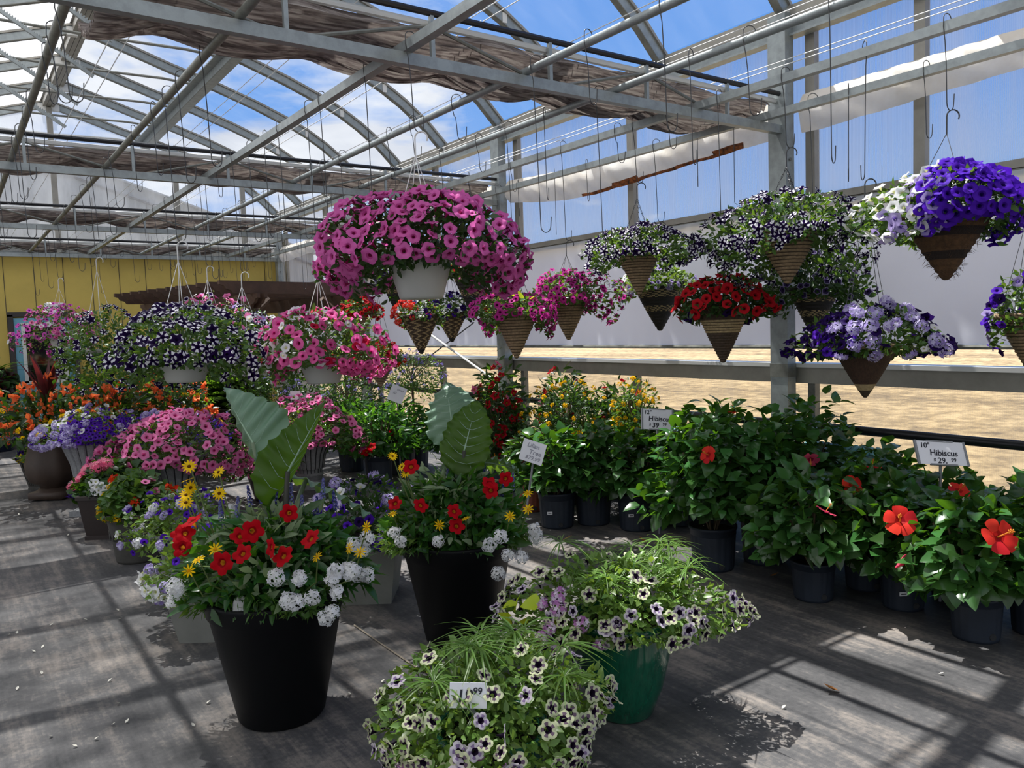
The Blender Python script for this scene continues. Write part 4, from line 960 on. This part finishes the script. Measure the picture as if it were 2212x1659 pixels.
r2 = black_pot_planting((2.06, 3.42), 'right large black pot of red mandevilla with a broad upright elephant-ear leaf', 91,
  [(-.181, -.30, .957), (-.141, -.32, .775), (.017, -.34, .746), (.185, -.28, .863), (.025, -.34, .675), (-.28, -.2, .762), (.261, -.2, .865), (.19, -.3, .83)],
  [(-.289, -.15, .986), (-.239, -.2, .941), (-.053, -.36, .689), (.071, -.36, .715), (.366, -.2, .789), (.364, -.25, .723), (.277, -.3, .704), (-.286, -.25, .723), (-.22, -.2, .91)],
  [(-.063, -.34, .606), (.23, -.34, .617), (.26, -.34, .528), (.324, -.3, .504), (.213, -.34, .441), (.175, -.36, .586)], [(.393, -.2, .612), (-.246, -.3, .60), (-.28, -.25, .63), (.40, -.15, .56)],
  [(.017, 0, .923), (.155, 0, .871), (.293, 0, .819), (.233, 0, .774), (-.033, 0, .854), (.02, -.02, .98)], 1)
elephant_leaf(r2, (-.012, .12, 1.10), (-.055, .25, 1.33), (.98, -.1, .2), .42, .30, .12, (0, .05, .56), seed=4, fold=(.15, .15))
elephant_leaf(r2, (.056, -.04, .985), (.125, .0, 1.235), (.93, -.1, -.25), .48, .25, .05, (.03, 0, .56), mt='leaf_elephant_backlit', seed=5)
elephant_leaf(r2, (.14, .1, .90), (.33, .1, .88), (.1, -.7, .5), .3, .18, .12, (.05, .05, .56), pm='petiole_green', seed=6)

# green glazed pots of lime petunias
def pot_egg(root, R, H, m):
    b = B(); b.lathe([(0, 0), (R*.55, 0), (R*.60, .01), (R*.80, H*.30), (R*.95, H*.62), (R*1.0, H*.85), (R*1.0, H-.02), (R*1.03, H-.01), (R*1.02, H+.01), (R*.93, H+.01), (R*.9, H-.05)], 56)
    b.build('pot', m, root, True); B().disc(R*.92, H-.035).build('soil', M_SOIL, root)
def grass_tufts(r, n, R, z, seed, size=.28, k=22):
    g = np.random.default_rng(seed); b = B()
    for i in range(n):
        a = g.uniform(0, 6.28); q = R*math.sqrt(g.uniform()); c = np.array((q*math.cos(a), q*math.sin(a)*.8, z-.05)); top = c+np.array((g.normal()*.05, g.normal()*.05, g.uniform(.08, .2)))
        b.tube([c, top], .0025, 4, 0, False); az = g.uniform(0, 6.28, k); d_ = np.stack([np.cos(az), np.sin(az), g.uniform(.25, .8, k)], 1)
        inst(b, T_BLADE, np.repeat(top[None], k, 0), frames2(d_, np.repeat([[0, 0, 1.]], k, 0)), size*g.uniform(.5, 1.0, k)*.62)
    b.build('umbrella_grass', L_GRASS, r, True)
r = planter('tall glossy dark green pot of lime-and-purple petunias and grassy umbrella sedge', 'planted_pot', 'planted pot', (2.17, 2.33), lambda q: pot_egg(q, .205, .40, M_GREENG), .41, .42, .22, .10,
    [('lime', 52, .029, (.45, 1)), ('lime', 14, .028, (.1, .45)), ('limelav', 46, .029, (.4, 1)), ('verbp', 9, .034, (.35, .9), (-160, -100))], 2000, (T_PET, .040, L_LIME), Ry=.30, seed=41, lump=.08, extra=[(T_HEART, .09, L_CHART, 16, (.4, .95), (-175, -140))])
grass_tufts(r, 13, .28, .54, 3)
r = planter('low teal pot of lime-and-purple petunias with a price card, frontmost in the view', 'planted_pot', 'planted pot', (1.42, 2.18), lambda q: pot_egg(q, .19, .24, M_TEALG), .31, .38, .20, .20,
    [('lime', 90, .028, (.42, 1)), ('lime', 16, .027, (.1, .45)), ('limelav', 34, .028, (.3, 1)), ('verbp', 8, .034, (.8, 1), (-150, -75)), ('violet', 8, .024, (.85, 1), (-70, -30))], 2400, (T_PET, .040, L_LIME), Ry=.36, seed=42, lump=.08)
grass_tufts(r, 9, .24, .42, 4); grass_tufts(r, 1, .02, .30, 5, .34, 30); bpy.data.objects[r.children[-1].name].location = (.10, -.34, .0)

# text on cards
def words(parent, s, loc, size, m, tilt=0.0, shear=0.12):
    cu = bpy.data.curves.new('lettering', 'FONT'); cu.body = s; cu.size = size; cu.extrude = .0004; cu.shear = shear; cu.offset = .0008*size/.05; cu.materials.append(m)
    cu.align_x = 'LEFT'; tmp = bpy.data.objects.new('lettering', cu); C.objects.link(tmp); bpy.context.view_layer.update()
    me = bpy.data.meshes.new_from_object(tmp.evaluated_get(bpy.context.evaluated_depsgraph_get())); bpy.data.objects.remove(tmp); o = bpy.data.objects.new('lettering', me); C.objects.link(o); o.parent = parent; o.location = loc; o.rotation_euler = (math.pi/2, tilt, 0); return o
def sign(label, xyz, w_, h_, rot, post, lines, framed=True, ink=None, group=None, foot=None):
    """a card on a thin stake; xyz = centre of the card, rot = (pitch, roll, yaw)."""
    o = thing('price_sign', label, 'price sign', (xyz[0], xyz[1], 0), FACE+rot[2], group)
    c = B(); c.box((0, 0, 0), (w_, .004, h_)); cd = c.build('card', M_CARD, o); cd.location = (0, 0, xyz[2]); cd.rotation_euler = (rot[0], rot[1], 0)
    if framed:
        f = B(); f.box((-w_/2, 0, 0), (.012, .012, h_+.004)); f.box((w_/2, 0, 0), (.012, .012, h_+.004)); f.box((0, 0, h_/2), (w_*.55, .012, .008)); f.box((0, 0, -h_/2), (w_*.55, .012, .008)); f.build('frame', M_FRAMEG, cd)
    ft = foot or (0, 0, 0); p = B(); p.tube([(math.sin(rot[1])*-h_/2*0+0, .006, xyz[2]-h_/2*.9), (ft[0], ft[1]+.006, ft[2])], .008, 6); p.build('stake', M_FRAMEG, o)
    for s, u, v, sz in lines: words(cd, s, (u*w_, -.0035, v*h_), sz*h_*1.12, ink or M_INK)
    return o
sign('white card on a stake reading 12" Hibiscus $39.99', (4.27, 4.14, .87), .235, .155, (-.30, .10, .12), 0, [('12"', -.44, .24, .24), ('Hibiscus', -.30, -.08, .30), ('$', -.28, -.34, .16), ('39', -.18, -.40, .30), ('99', .16, -.30, .18)], group='hibiscus price signs')
sign('white card on a stake reading 10" Hibiscus $29.99', (4.37, 2.12, .83), .285, .135, (-.50, .10, .10), 0, [('10"', -.42, .20, .28), ('Hibiscus', -.25, -.12, .32), ('$', -.20, -.38, .18), ('29.', -.12, -.44, .30), ('99', .16, -.36, .20)], group='hibiscus price signs')
sign('sun-bleached tilted card on a stake with faded handwriting, left of the hibiscus pots', (3.22, 4.30, .735), .165, .155, (-.45, .36, .05), 0, [('Lilian', -.30, .18, .24), ('Tree', -.16, -.12, .26), ('$79.99', -.26, -.38, .22)], False, M_INKF, foot=(-.11, .02, 0))
sign('blank-looking tilted white card on a stake above the glossy green bushes', (3.82, 7.45, .93), .165, .175, (-.3, .40, 0), 0, [('Dwarf', -.1, .22, .14), ('10', -.3, -.05, .2)], False, M_INKF)
sign('small white card beyond the magenta hanging pot', (1.22, 12.3, 2.06), .26, .13, (0, 0, 0), 0, [('Climbers', -.4, -.1, .42)], False, M_INK)
sign('small price card tucked into the geranium pot beside the yellow lantana', (1.03, 6.95, .44), .09, .10, (-.1, 0, 0), 0, [('99', -.3, -.1, .5)], False, M_INK)
sign('white price card half buried in the front lime petunias', (1.232, 2.018, .470), .115, .075, (-.25, .05, 0), 0, [('19', -.33, -.25, .62), ('99', .12, .05, .34)], False, M_INK, foot=(.05, .08, .30))
sign('pale card behind the rear pink petunia urn', (3.05, 8.35, .93), .11, .09, (0, 0, 0), 0, [('Lantana', -.42, -.1, .26)], False, M_INKF)

# middle and back planters
pots = 'flower pots along the middle aisle'
planter('front grey ribbed stone urn under a wide mound of pink petunias', 'planted_urn', 'planted urn', (1.57, 7.35), lambda q: pot_urn(q, .26, .56, M_STONE), .56, .63, .36, .20,
    [('rose', 230, .040, (0, .92)), ('rose', 30, .038, (.85, 1), (-170, -90))], 1700, (T_PET, .05, L_PET), Ry=.46, seed=101)
planter('rear grey ribbed stone urn of pink petunias, nearer the glossy bushes in black pots', 'planted_urn', 'planted urn', (2.98, 7.85), lambda q: pot_urn(q, .25, .52, M_STONE), .52, .53, .38, .14,
    [('rose', 200, .037), ('pink', 20, .036, (.6, 1))], 1400, (T_PET, .05, L_PET), Ry=.42, seed=102)
planter('pink petunias spilling low beside the rear pink urn', 'planted_pot', 'planted pot', (2.45, 7.6), lambda q: pot_round(q, .2, .3, M_BROWND), .32, .33, .30, .10, [('rose', 60, .036)], 700, (T_PET, .05, L_PET), seed=103)
planter('grey ribbed stone urn of violet petunias and pale lavender blooms, beside the brown urn', 'planted_urn', 'planted urn', (1.02, 8.2), lambda q: pot_urn(q, .25, .70, M_STONE), .71, .42, .25, .06,
    [('purple', 110, .024, (.3, 1), (-110, 20)), ('verbl', 22, .042, (.4, 1), (-180, -85)), ('white', 30, .032, (0, .6)), ('purple', 40, .026), ('verbl', 10, .04), ('lanty', 8, .03, (.1, .6), (120, 230))], 900, (T_PET, .04, L_LIME), Ry=.36, seed=104)
def brown_urn(root):
    b = B(); b.lathe([(.13, .22), (.24, .27), (.26, .36), (.24, .46), (.20, .56), (.20, .62), (.26, .68), (.30, .70)], 4, rot=math.pi/4); 
    for k, fr in enumerate((0, 1)): pass
    b = B(); b.lathe([(.0, .10), (.12, .10), (.13, .15), (.21, .19), (.245, .28), (.245, .38), (.22, .48), (.20, .56), (.215, .62), (.29, .675), (.305, .70), (.27, .70), (.26, .66)], 64, rmod=lambda a: 1+.02*np.cos(8*a))
    b.box((0, 0, .05), (.34, .34, .07)); b.lathe([(.17, .085), (.15, .10), (.12, .12)], 32); b.build('urn', M_BROWNP, root, True); B().disc(.25, .67).build('soil', M_SOIL, root)
def spiky(r, n, z0, L, m, seed, lean=.5, T=T_STRAP):
    g = np.random.default_rng(seed); az = g.uniform(0, 6.28, n); d_ = np.stack([np.cos(az)*lean*g.uniform(.2, 1.3, n), np.sin(az)*lean*g.uniform(.2, 1.3, n), np.ones(n)], 1)
    b = B(); inst(b, T, np.tile([[0, 0, z0]], (n, 1))+d_*[.02, .02, 0], frames2(d_, np.stack([-np.cos(az), -np.sin(az), .6+0*az], 1)), L*g.uniform(.6, 1.05, n)); b.build('spiky_leaves', m, r, True)
r = planter('brown flared urn of orange blooms with maroon cordyline spikes in front of the blue door', 'planted_urn', 'planted urn', (.80, 9.3), brown_urn, .70, .50, .40, .06,
    [('orange', 80, .055, (0, .75)), ('orange', 14, .05, (.5, 1), (150, 220)), ('lanty', 10, .03, (.3, .8), (-120, -60)), ('lilac', 26, .022, (.7, 1), (150, 260))], 900, (T_LANCE, .10, L_DARK), seed=105, lump=.2)
spiky(r, 16, .85, .66, L_RED, 1, .14)
r = planter('orange blooms with cordyline behind the ribbed lavender urn', 'planted_pot', 'planted pot', (1.45, 9.3), lambda q: pot_round(q, .25, .5, M_BROWND), .52, .42, .62, .06, [('orange', 80, .055, (.1, .8))], 800, (T_LANCE, .10, L_DARK), seed=106, lump=.2)
spiky(r, 8, .9, .4, L_RED, 3)
r = planter('orange blooms with dark maroon spikes and yellow lantana nearest the ferns', 'planted_pot', 'planted pot', (2.05, 9.5), lambda q: pot_round(q, .25, .5, M_BROWND), .52, .42, .62, .06, [('orange', 70, .055, (.1, .8)), ('lanty', 14, .034, (.2, .8), (-60, 20))], 800, (T_LANCE, .10, L_DARK), seed=107, lump=.2)
spiky(r, 12, 1.0, .55, L_RED, 2, .14)
planter('mound of lavender and violet verbena behind the front pink urn', 'planted_pot', 'planted pot', (1.80, 8.35), lambda q: pot_round(q, .26, .56, M_BROWND), .62, .38, .24, .05, [('verbl', 40, .046), ('verbv', 20, .05, (.3, 1), (130, 230)), ('verbv', 18, .05, (.3, 1), (-50, 30)), ('purple', 14, .026)], 600, (T_PET, .04, L_LIME), seed=108)
planter('small dark ribbed square pot of yellow pansies on the aisle', 'planted_pot', 'planted pot', (.74, 10.0), lambda q: pot_square(q, .28, .17, .36, M_URN, True), .36, .20, .14, .05, [('pansy', 14, .032), ('dark', 14, .03), ('gero', 3, .03)], 420, (T_PET, .05, L_LIME), seed=109)
planter('dark brown square pot of pink geraniums, white blooms and purple pansies', 'planted_pot', 'planted pot', (1.04, 7.15), lambda q: pot_square(q, .40, .33, .36, M_BROWND), .38, .27, .20, .06,
    [('ger', 4, .055, (.1, .7), (150, 240)), ('ger', 2, .055, (0, .3)), ('white', 24, .028, (.4, 1), (-130, -60)), ('germ', 6, .055, (.7, 1), (-90, -20)), ('dark', 12, .03, (.6, 1), (180, 240))], 620, (T_HEART, .065, L_DARK), seed=110)
def swirl_urn(q):
    b = B(); b.lathe([(0, 0), (.15, 0), (.155, .02), (.175, .18), (.195, .29), (.215, .33), (.225, .34), (.225, .365), (.205, .365), (.2, .33)], 56); b.build('urn', M_URN, q, True)
    B().disc(.205, .34).build('soil', M_SOIL, q); s = B()
    for k in range(8):
        a0 = -math.pi/2+(k-3.5)*.78
        for rr in (.05, .035, .02): s.tube([((.178+.05*(.2+rr*math.cos(t_)-.1))*math.cos(a0+rr*math.sin(t_)*5), (.178+.05*(.2+rr*math.cos(t_)-.1))*math.sin(a0+rr*math.sin(t_)*5), .17+rr*math.cos(t_)*1.3) for t_ in np.linspace(-1.6, 1.6, 12)], .004, 4, 0, False)
    s.build('scroll_relief', M_URN, q, True)
planter('round charcoal urn with scroll relief holding yellow lantana and red geranium', 'planted_urn', 'planted urn', (1.04, 6.22), swirl_urn, .36, .23, .26, .03, [('lanty', 12, .034, (.3, 1), (150, 270)), ('gero', 5, .05, (0, .5)), ('gero', 3, .03), ('rose', 4, .03, (.2, .8), (-90, 0))], 620, (T_HEART, .065, L_PET), seed=111)
r = planter('speckled stone urn of violet petunias and white verbena left of the front black pot', 'planted_urn', 'planted urn', (1.12, 5.15), lambda q: pot_urn(q, .20, .40, M_STONE, False), .41, .28, .24, .16, [('violet', 60, .022, (.2, 1)), ('verbl', 12, .036), ('verbw', 10, .036, (.1, .7)), ('white', 12, .028)], 1000, (T_PET, .045, L_LIME), seed=112)
planter('pale grey tapered box pot mostly behind the front black pot, white blooms trailing left', 'planted_pot', 'planted pot', (1.08, 4.36), lambda q: pot_square(q, .38, .28, .33, M_GREYBOX, base=False), .34, .34, .28, .14, [('white', 30, .030, (.6, 1), (170, 260)), ('verbl', 14, .036, (.3, 1)), ('violet', 20, .022)], 800, (T_PET, .05, L_LIME), seed=113)
planter('pale grey tapered box pot of violet petunias and lavender verbena between the two black pots', 'planted_pot', 'planted pot', (1.98, 4.35), lambda q: pot_square(q, .42, .32, .40, M_GREYBOX, base=False), .42, .36, .30, .12, [('violet', 56, .026, (.3, 1)), ('verbl', 14, .040, (.1, .7)), ('white', 6, .034, (0, .5)), ('dark', 8, .028, (0, .6))], 900, (T_PET, .05, L_DARK), seed=114)
r = planter('tall dark blue glazed pot with palm and dark foliage by the yellow wall', 'planted_pot', 'planted pot', (.48, 14.05), lambda q: pot_round(q, .32, .92, M_BLUEG, .78, .06), .92, .36, .30, .05, [], 420, (T_HEART, .12, L_DARK), seed=115, extra=[(T_HEART, .10, L_MAROON, 160, (0, 1), (-80, 60))])
for k, (u, z) in enumerate(((-.15, 1.5), (.12, 1.45), (-.02, 1.3))): elephant_leaf(r, (u*.8, -.1, z-.1), (u*1.5+.08, -.2, z), (.4, -.8, .3), .3, .22, .1, (0, 0, .95), seed=20+k)
spiky(r, 14, 1.1, .8, L_FERN, 9, .9, T_BLADE)

# ferns, flowering shrubs and bushes at the back
def bush(label, name, cat, xy, z0, R, h, drop, n, leaf, layers=(), Ry=None, seed=1, trunk=None, potR=.17, potH=.3, potm=None, extra=None, group=None, stem_=True, tagged=False):
    root = thing(name, label, cat, (xy[0], xy[1], 0), FACE, group); pot_nursery(root, potR, potH, potm or M_NURS, tagged)
    smp = dome(R, Ry or R, h, drop, seed, .12); b = B(); foliage(b, smp, n, leaf[0], leaf[1]); foliage(b, smp, n//2, leaf[0], leaf[1], depth=.9); mats = [leaf[2]]
    for (T, sz, mt, nn, tr, azr) in (extra or []): foliage(b, smp, nn, T, sz, len(mats), tr=tr, azr=azr, depth=.1); mats.append(mt)
    for M in b.V: M[:, 2] += z0
    b.build('foliage', mats, root, True); s = B()
    if trunk: s.tube([(0, 0, potH-.03), (.01, .01, (potH+z0)/2), (0, 0, z0+.05)], trunk, 7)
    if stem_: stems(s, 9, .02, R*.7, z0 if trunk else potH-.04, z0+h*.6, 0, .006)
    if s.V: s.build('stem', M_BARK, root, True)
    blooms(root, smp, layers, z0); return root
def fern(label, xy, z, R, n, seed):
    root = thing('potted_fern', label, 'fern', (xy[0], xy[1], 0), FACE, 'big ferns'); pot_round(root, .24, z-.25, M_BROWND)
    g = np.random.default_rng(seed); az = g.uniform(0, 6.28, n); up = g.uniform(.15, 1.6, n); d_ = norm(np.stack([np.cos(az), np.sin(az), up], 1)); b = B()
    inst(b, T_FERN, np.tile([[0, 0, z-.28]], (n, 1))+d_*.06, frames2(d_, np.stack([-np.cos(az)*.5, -np.sin(az)*.5, 1+0*az], 1)), R*g.uniform(.7, 1.25, n)); b.build('fronds', L_FERN, root, True); return root
fern('big dark green fern behind the leafy purple and white hanging pot', (1.75, 11.4), .95, .62, 150, 1); fern('big arching green fern just left of the blue-flowered shrub', (2.80, 10.2), .95, .62, 190, 2)
fern('big dark fern at the foot of the pergola post', (3.05, 11.1), 1.0, .6, 130, 3)
LS = (T_SMALL, .055, L_DARK)
bush('loose blue-flowered shrub below the white pot of mixed pinks', 'blue_flowered_shrub', 'shrub', (3.30, 9.3), .75, .62, .42, .28, 2000, LS, [('tinyb', 64, .022)], seed=121, group='blue-flowered shrubs')
bush('darker blue-flowered shrub below the half hidden orange cone basket', 'blue_flowered_shrub', 'shrub', (3.85, 8.75), .80, .40, .36, .25, 1300, LS, [('tinyb', 34, .022)], seed=122, trunk=.016, group='blue-flowered shrubs')
bush('blue-flowered standard shrub on a thin trunk against the translucent wall', 'blue_flowered_shrub', 'shrub', (4.35, 8.1), 1.02, .36, .32, .22, 1500, (T_SMALL, .04, L_PET), [('tinyb', 60, .022, (0, .8))], seed=123, trunk=.014, group='blue-flowered shrubs')
for k, (x, y, lab) in enumerate(((4.05, 7.85, 'glossy light green bush in a black pot with two red blooms'), (3.72, 8.45, 'glossy light green bush in a black pot nearest the rear pink urn'), (4.42, 7.3, 'glossy light green bush in a black pot behind the right elephant ear'), (3.62, 7.55, 'glossy light green bush in a black pot, front one of its cluster'))):
    bush(lab, 'dipladenia_bush', 'bush', (x, y), .42, .34, .40, .12, 700, (T_LANCE, .10, L_DIP), [('dipla', 2 if k in (0, 3) else 0, .05, (.5, .9), (-120, -60))], seed=130+k, group='glossy green bushes', potR=.15, potH=.30)
def climber(label, xy, key, n, seed, h=.75, R=.22, key2=None):
    r = bush(label, 'mandevilla_climber', 'climber', xy, .40, R, h, .06, 760, (T_LANCE, .09, L_DARK), [(key, n, .040)]+([(key2, 8, .036, (0, .5))] if key2 else []), seed=seed, group='mandevilla climbers', potm=M_NURSR if seed == 142 else None, potR=.14, potH=.28)
    return r
climber('mandevilla climber with red blooms down its front, left of the lantana tree', (4.30, 6.25), 'dipdark', 52, 141)
climber('mandevilla climber with pink blooms on top against the wall', (4.62, 6.75), 'dippink', 16, 143, .78, .26)
climber('red mandevilla climber between the wall and the lantana tree', (4.85, 5.95), 'dipdark', 18, 144, .78, .24, 'dippink')
climber('red mandevilla climber between the two lantana trees', (4.98, 5.3), 'dipdark', 14, 145, .66, .22)
climber('low red mandevilla in a terracotta coloured pot beside the tilted faded sign', (4.06, 5.45), 'dipdark', 6, 142, .22, .18)
bush('lantana tree covered in golden yellow clusters, wider one left of the 12 inch sign', 'lantana_tree', 'shrub', (4.50, 5.45), .70, .37, .38, .22, 1500, (T_SMALL, .055, L_DARK), [('lant', 62, .026)], seed=151, trunk=.018, group='lantana trees')
bush('lantana tree with bright yellow clusters on top, narrower one behind the 12 inch sign', 'lantana_tree', 'shrub', (4.84, 4.95), .72, .25, .36, .22, 900, (T_SMALL, .05, L_PET), [('lant', 46, .026, (0, .7))], seed=152, trunk=.016, group='lantana trees')

# hibiscus
def hibiscus(label, xy, z0, R, h, n, seed, big=True, fl=(), tagged=False):
    pr, ph = (.15, .28) if big else (.122, .22)
    r = bush(label, 'potted_hibiscus', 'hibiscus', xy, z0, R, h, .12, n, (T_HIB, .098, L_HIB), [], seed=seed, potR=pr, potH=ph, group='potted hibiscus', tagged=tagged)
    for key, u, v, z, zd, rad, lab in fl: stick(r, key, [(u, v, z)], rad, zd, label=lab)
    return r
FC = (-.1, -.8, .5)
HB = [
 ('short hibiscus in a black pot next to the terracotta pot', (3.87, 4.87), .40, .27, .36, 360, 1, (), 1),
 ('short hibiscus in a black pot, second in the row of short ones', (4.14, 4.74), .40, .27, .38, 360, 1, (), 0),
 ('short hibiscus in a white-stickered black pot, third in the row of short ones', (4.27, 4.38), .38, .30, .40, 420, 1, (), 1),
 ('short hibiscus against the wall behind the row of short ones', (4.68, 4.72), .44, .30, .36, 320, 1, (), 0),
 ('short hibiscus behind the stake of the 12 inch sign', (4.64, 4.25), .44, .30, .42, 320, 1, (), 0),
 ('tall hibiscus with one orange-red bloom, right of the 12 inch sign', (3.94, 3.35), .46, .36, .50, 640, 1, (('hib', -.12, -.36, .80, (-.5, -.7, .3), .055, 'orange-red bloom'),), 0),
 ('tall hibiscus with a pink-red bloom in front of the grey post', (4.29, 3.22), .46, .36, .50, 620, 1, (('hibp', .20, -.30, .71, FC, .055, 'pink-red bloom'),), 0),
 ('tall hibiscus between the 12 inch sign and the hidden radiator', (4.52, 3.80), .48, .34, .48, 480, 1, (('hib', .1, -.1, .95, (.3, -.5, .7), .05, 'red bloom'),), 0),
 ('tall hibiscus reaching up against the foot of the grey post', (4.66, 3.18), .50, .34, .54, 480, 1, (), 0),
 ('dark leafed hibiscus with a pink bloom turned sideways and bare lower stems', (3.92, 2.61), .38, .31, .33, 420, 0, (('hibp', -.04, -.30, .58, (.5, -.3, .8), .055, 'pink bloom'),), 0),
 ('hibiscus with red blooms in front of the radiator end', (4.30, 2.52), .38, .32, .36, 420, 0, (('hib', .02, -.05, .73, (.1, -.5, .85), .055, 'red bloom'), ('hib', -.16, -.2, .66, (-.2, -.5, .8), .05, 'red bloom'), ('hibp', -.2, -.3, .60, FC, .05, 'pink bloom')), 0),
 ('hibiscus against the wall beside the radiator valve', (4.66, 2.62), .40, .32, .36, 380, 0, (), 0),
 ('hibiscus with the widest open red bloom and a pink bud', (4.16, 2.22), .36, .32, .33, 460, 0, (('hib', -.19, -.36, .575, (-.05, -.8, .5), .075, 'large red bloom'),), 1),
 ('hibiscus around the stake of the 10 inch sign', (4.54, 2.14), .36, .30, .32, 400, 0, (('hib', -.1, -.25, .66, (.2, -.6, .7), .05, 'red bloom'),), 0),
 ('hibiscus with a large red bloom nearest the viewer, pot fully in view', (4.02, 1.78), .36, .33, .34, 480, 0, (('hib', -.10, -.36, .605, (.1, -.75, .6), .075, 'large red bloom'),), 0),
 ('hibiscus at the right edge of the view beside the front one', (4.30, 1.62), .36, .33, .36, 440, 0, (('hib', .05, -.3, .62, FC, .05, 'red bloom'),), 1),
 ('hibiscus at the right edge against the wall', (4.62, 1.62), .40, .34, .36, 420, 0, (('hib', -.2, -.2, .74, (0, -.5, .8), .05, 'red bloom'),), 0),
]
for k, (lab, xy, z0, R, h, n, bg_, fl, tg_) in enumerate(HB):
    r = hibiscus(lab, xy, z0, R, h, n, 200+k, bool(bg_), fl, bool(tg_))
    if 'pink bud' in lab:
        b = B(); b.tube([(-.15, -.36, .40), (-.17, -.375, .385), (-.20, -.39, .365), (-.235, -.40, .345)], [.006, .016, .015, .003], 8); b.build('hibiscus_bud', MATS['petal_hib_pink'], r, True)

# fallen petals and leaves on the floor
g = np.random.default_rng(12); M_DRY = mat('dry_leaf', 'a8703a', 0.8, trans=.2); M_FALL = mat('fallen_petal', 'e4e0d2', 0.7, trans=.2)
def fallen(x, y, kind, label, s):
    b = B(); T = leaf_t(.5 if kind else .7, 3, .5, -.5); fr = frames2(np.array([[math.cos(s*9), math.sin(s*9), .05]]), np.array([[0, 0, 1.]]))
    inst(b, T, np.array([[0, 0, .004]]), fr, .075 if kind else .02); o = b.build('fallen_leaf' if kind else 'fallen_petal', M_DRY if kind else M_FALL, None, True, (x, y, 0)); tag(o, label, 'fallen leaf' if kind else 'fallen petal', 'dry leaves on the floor' if kind else 'petals on the floor')
for k, (x, y, lab) in enumerate(((2.99, 1.87, 'curled brown dry leaf on the sunlit floor'), (3.62, 4.50, 'tan dry leaf on the floor in front of the short hibiscus pots'), (4.02, 4.02, 'red-brown curled leaf on the floor near the tall hibiscus pots'), (4.05, 3.0, 'orange dry leaf on the floor between hibiscus pots'))): fallen(x, y, 1, lab, k+.3)
for k in range(46):
    x, y = (g.uniform(.15, 1.0), g.uniform(3.1, 5.2)) if k < 22 else (g.uniform(.9, 1.9), g.uniform(2.75, 3.4)) if k < 32 else (g.uniform(2.4, 3.7), g.uniform(1.4, 4.2)) if k < 42 else (g.uniform(.4, .9), g.uniform(6, 9))
    fallen(x, y, 0, 'small pale fallen petal lying on the dark floor', k*1.7)
b = B(); b.tube([(1.7, 3.945, 0.006), (1.699, 3.578, 0.006), (1.701, 3.243, 0.006), (1.744, 2.899, 0.006)], .004, 5); tag(b.build('dry_stem', mat('pale_stem', '8c8272', 0.8)), 'thin dry stem on the floor between the left black pot and front lime petunias', 'stem')
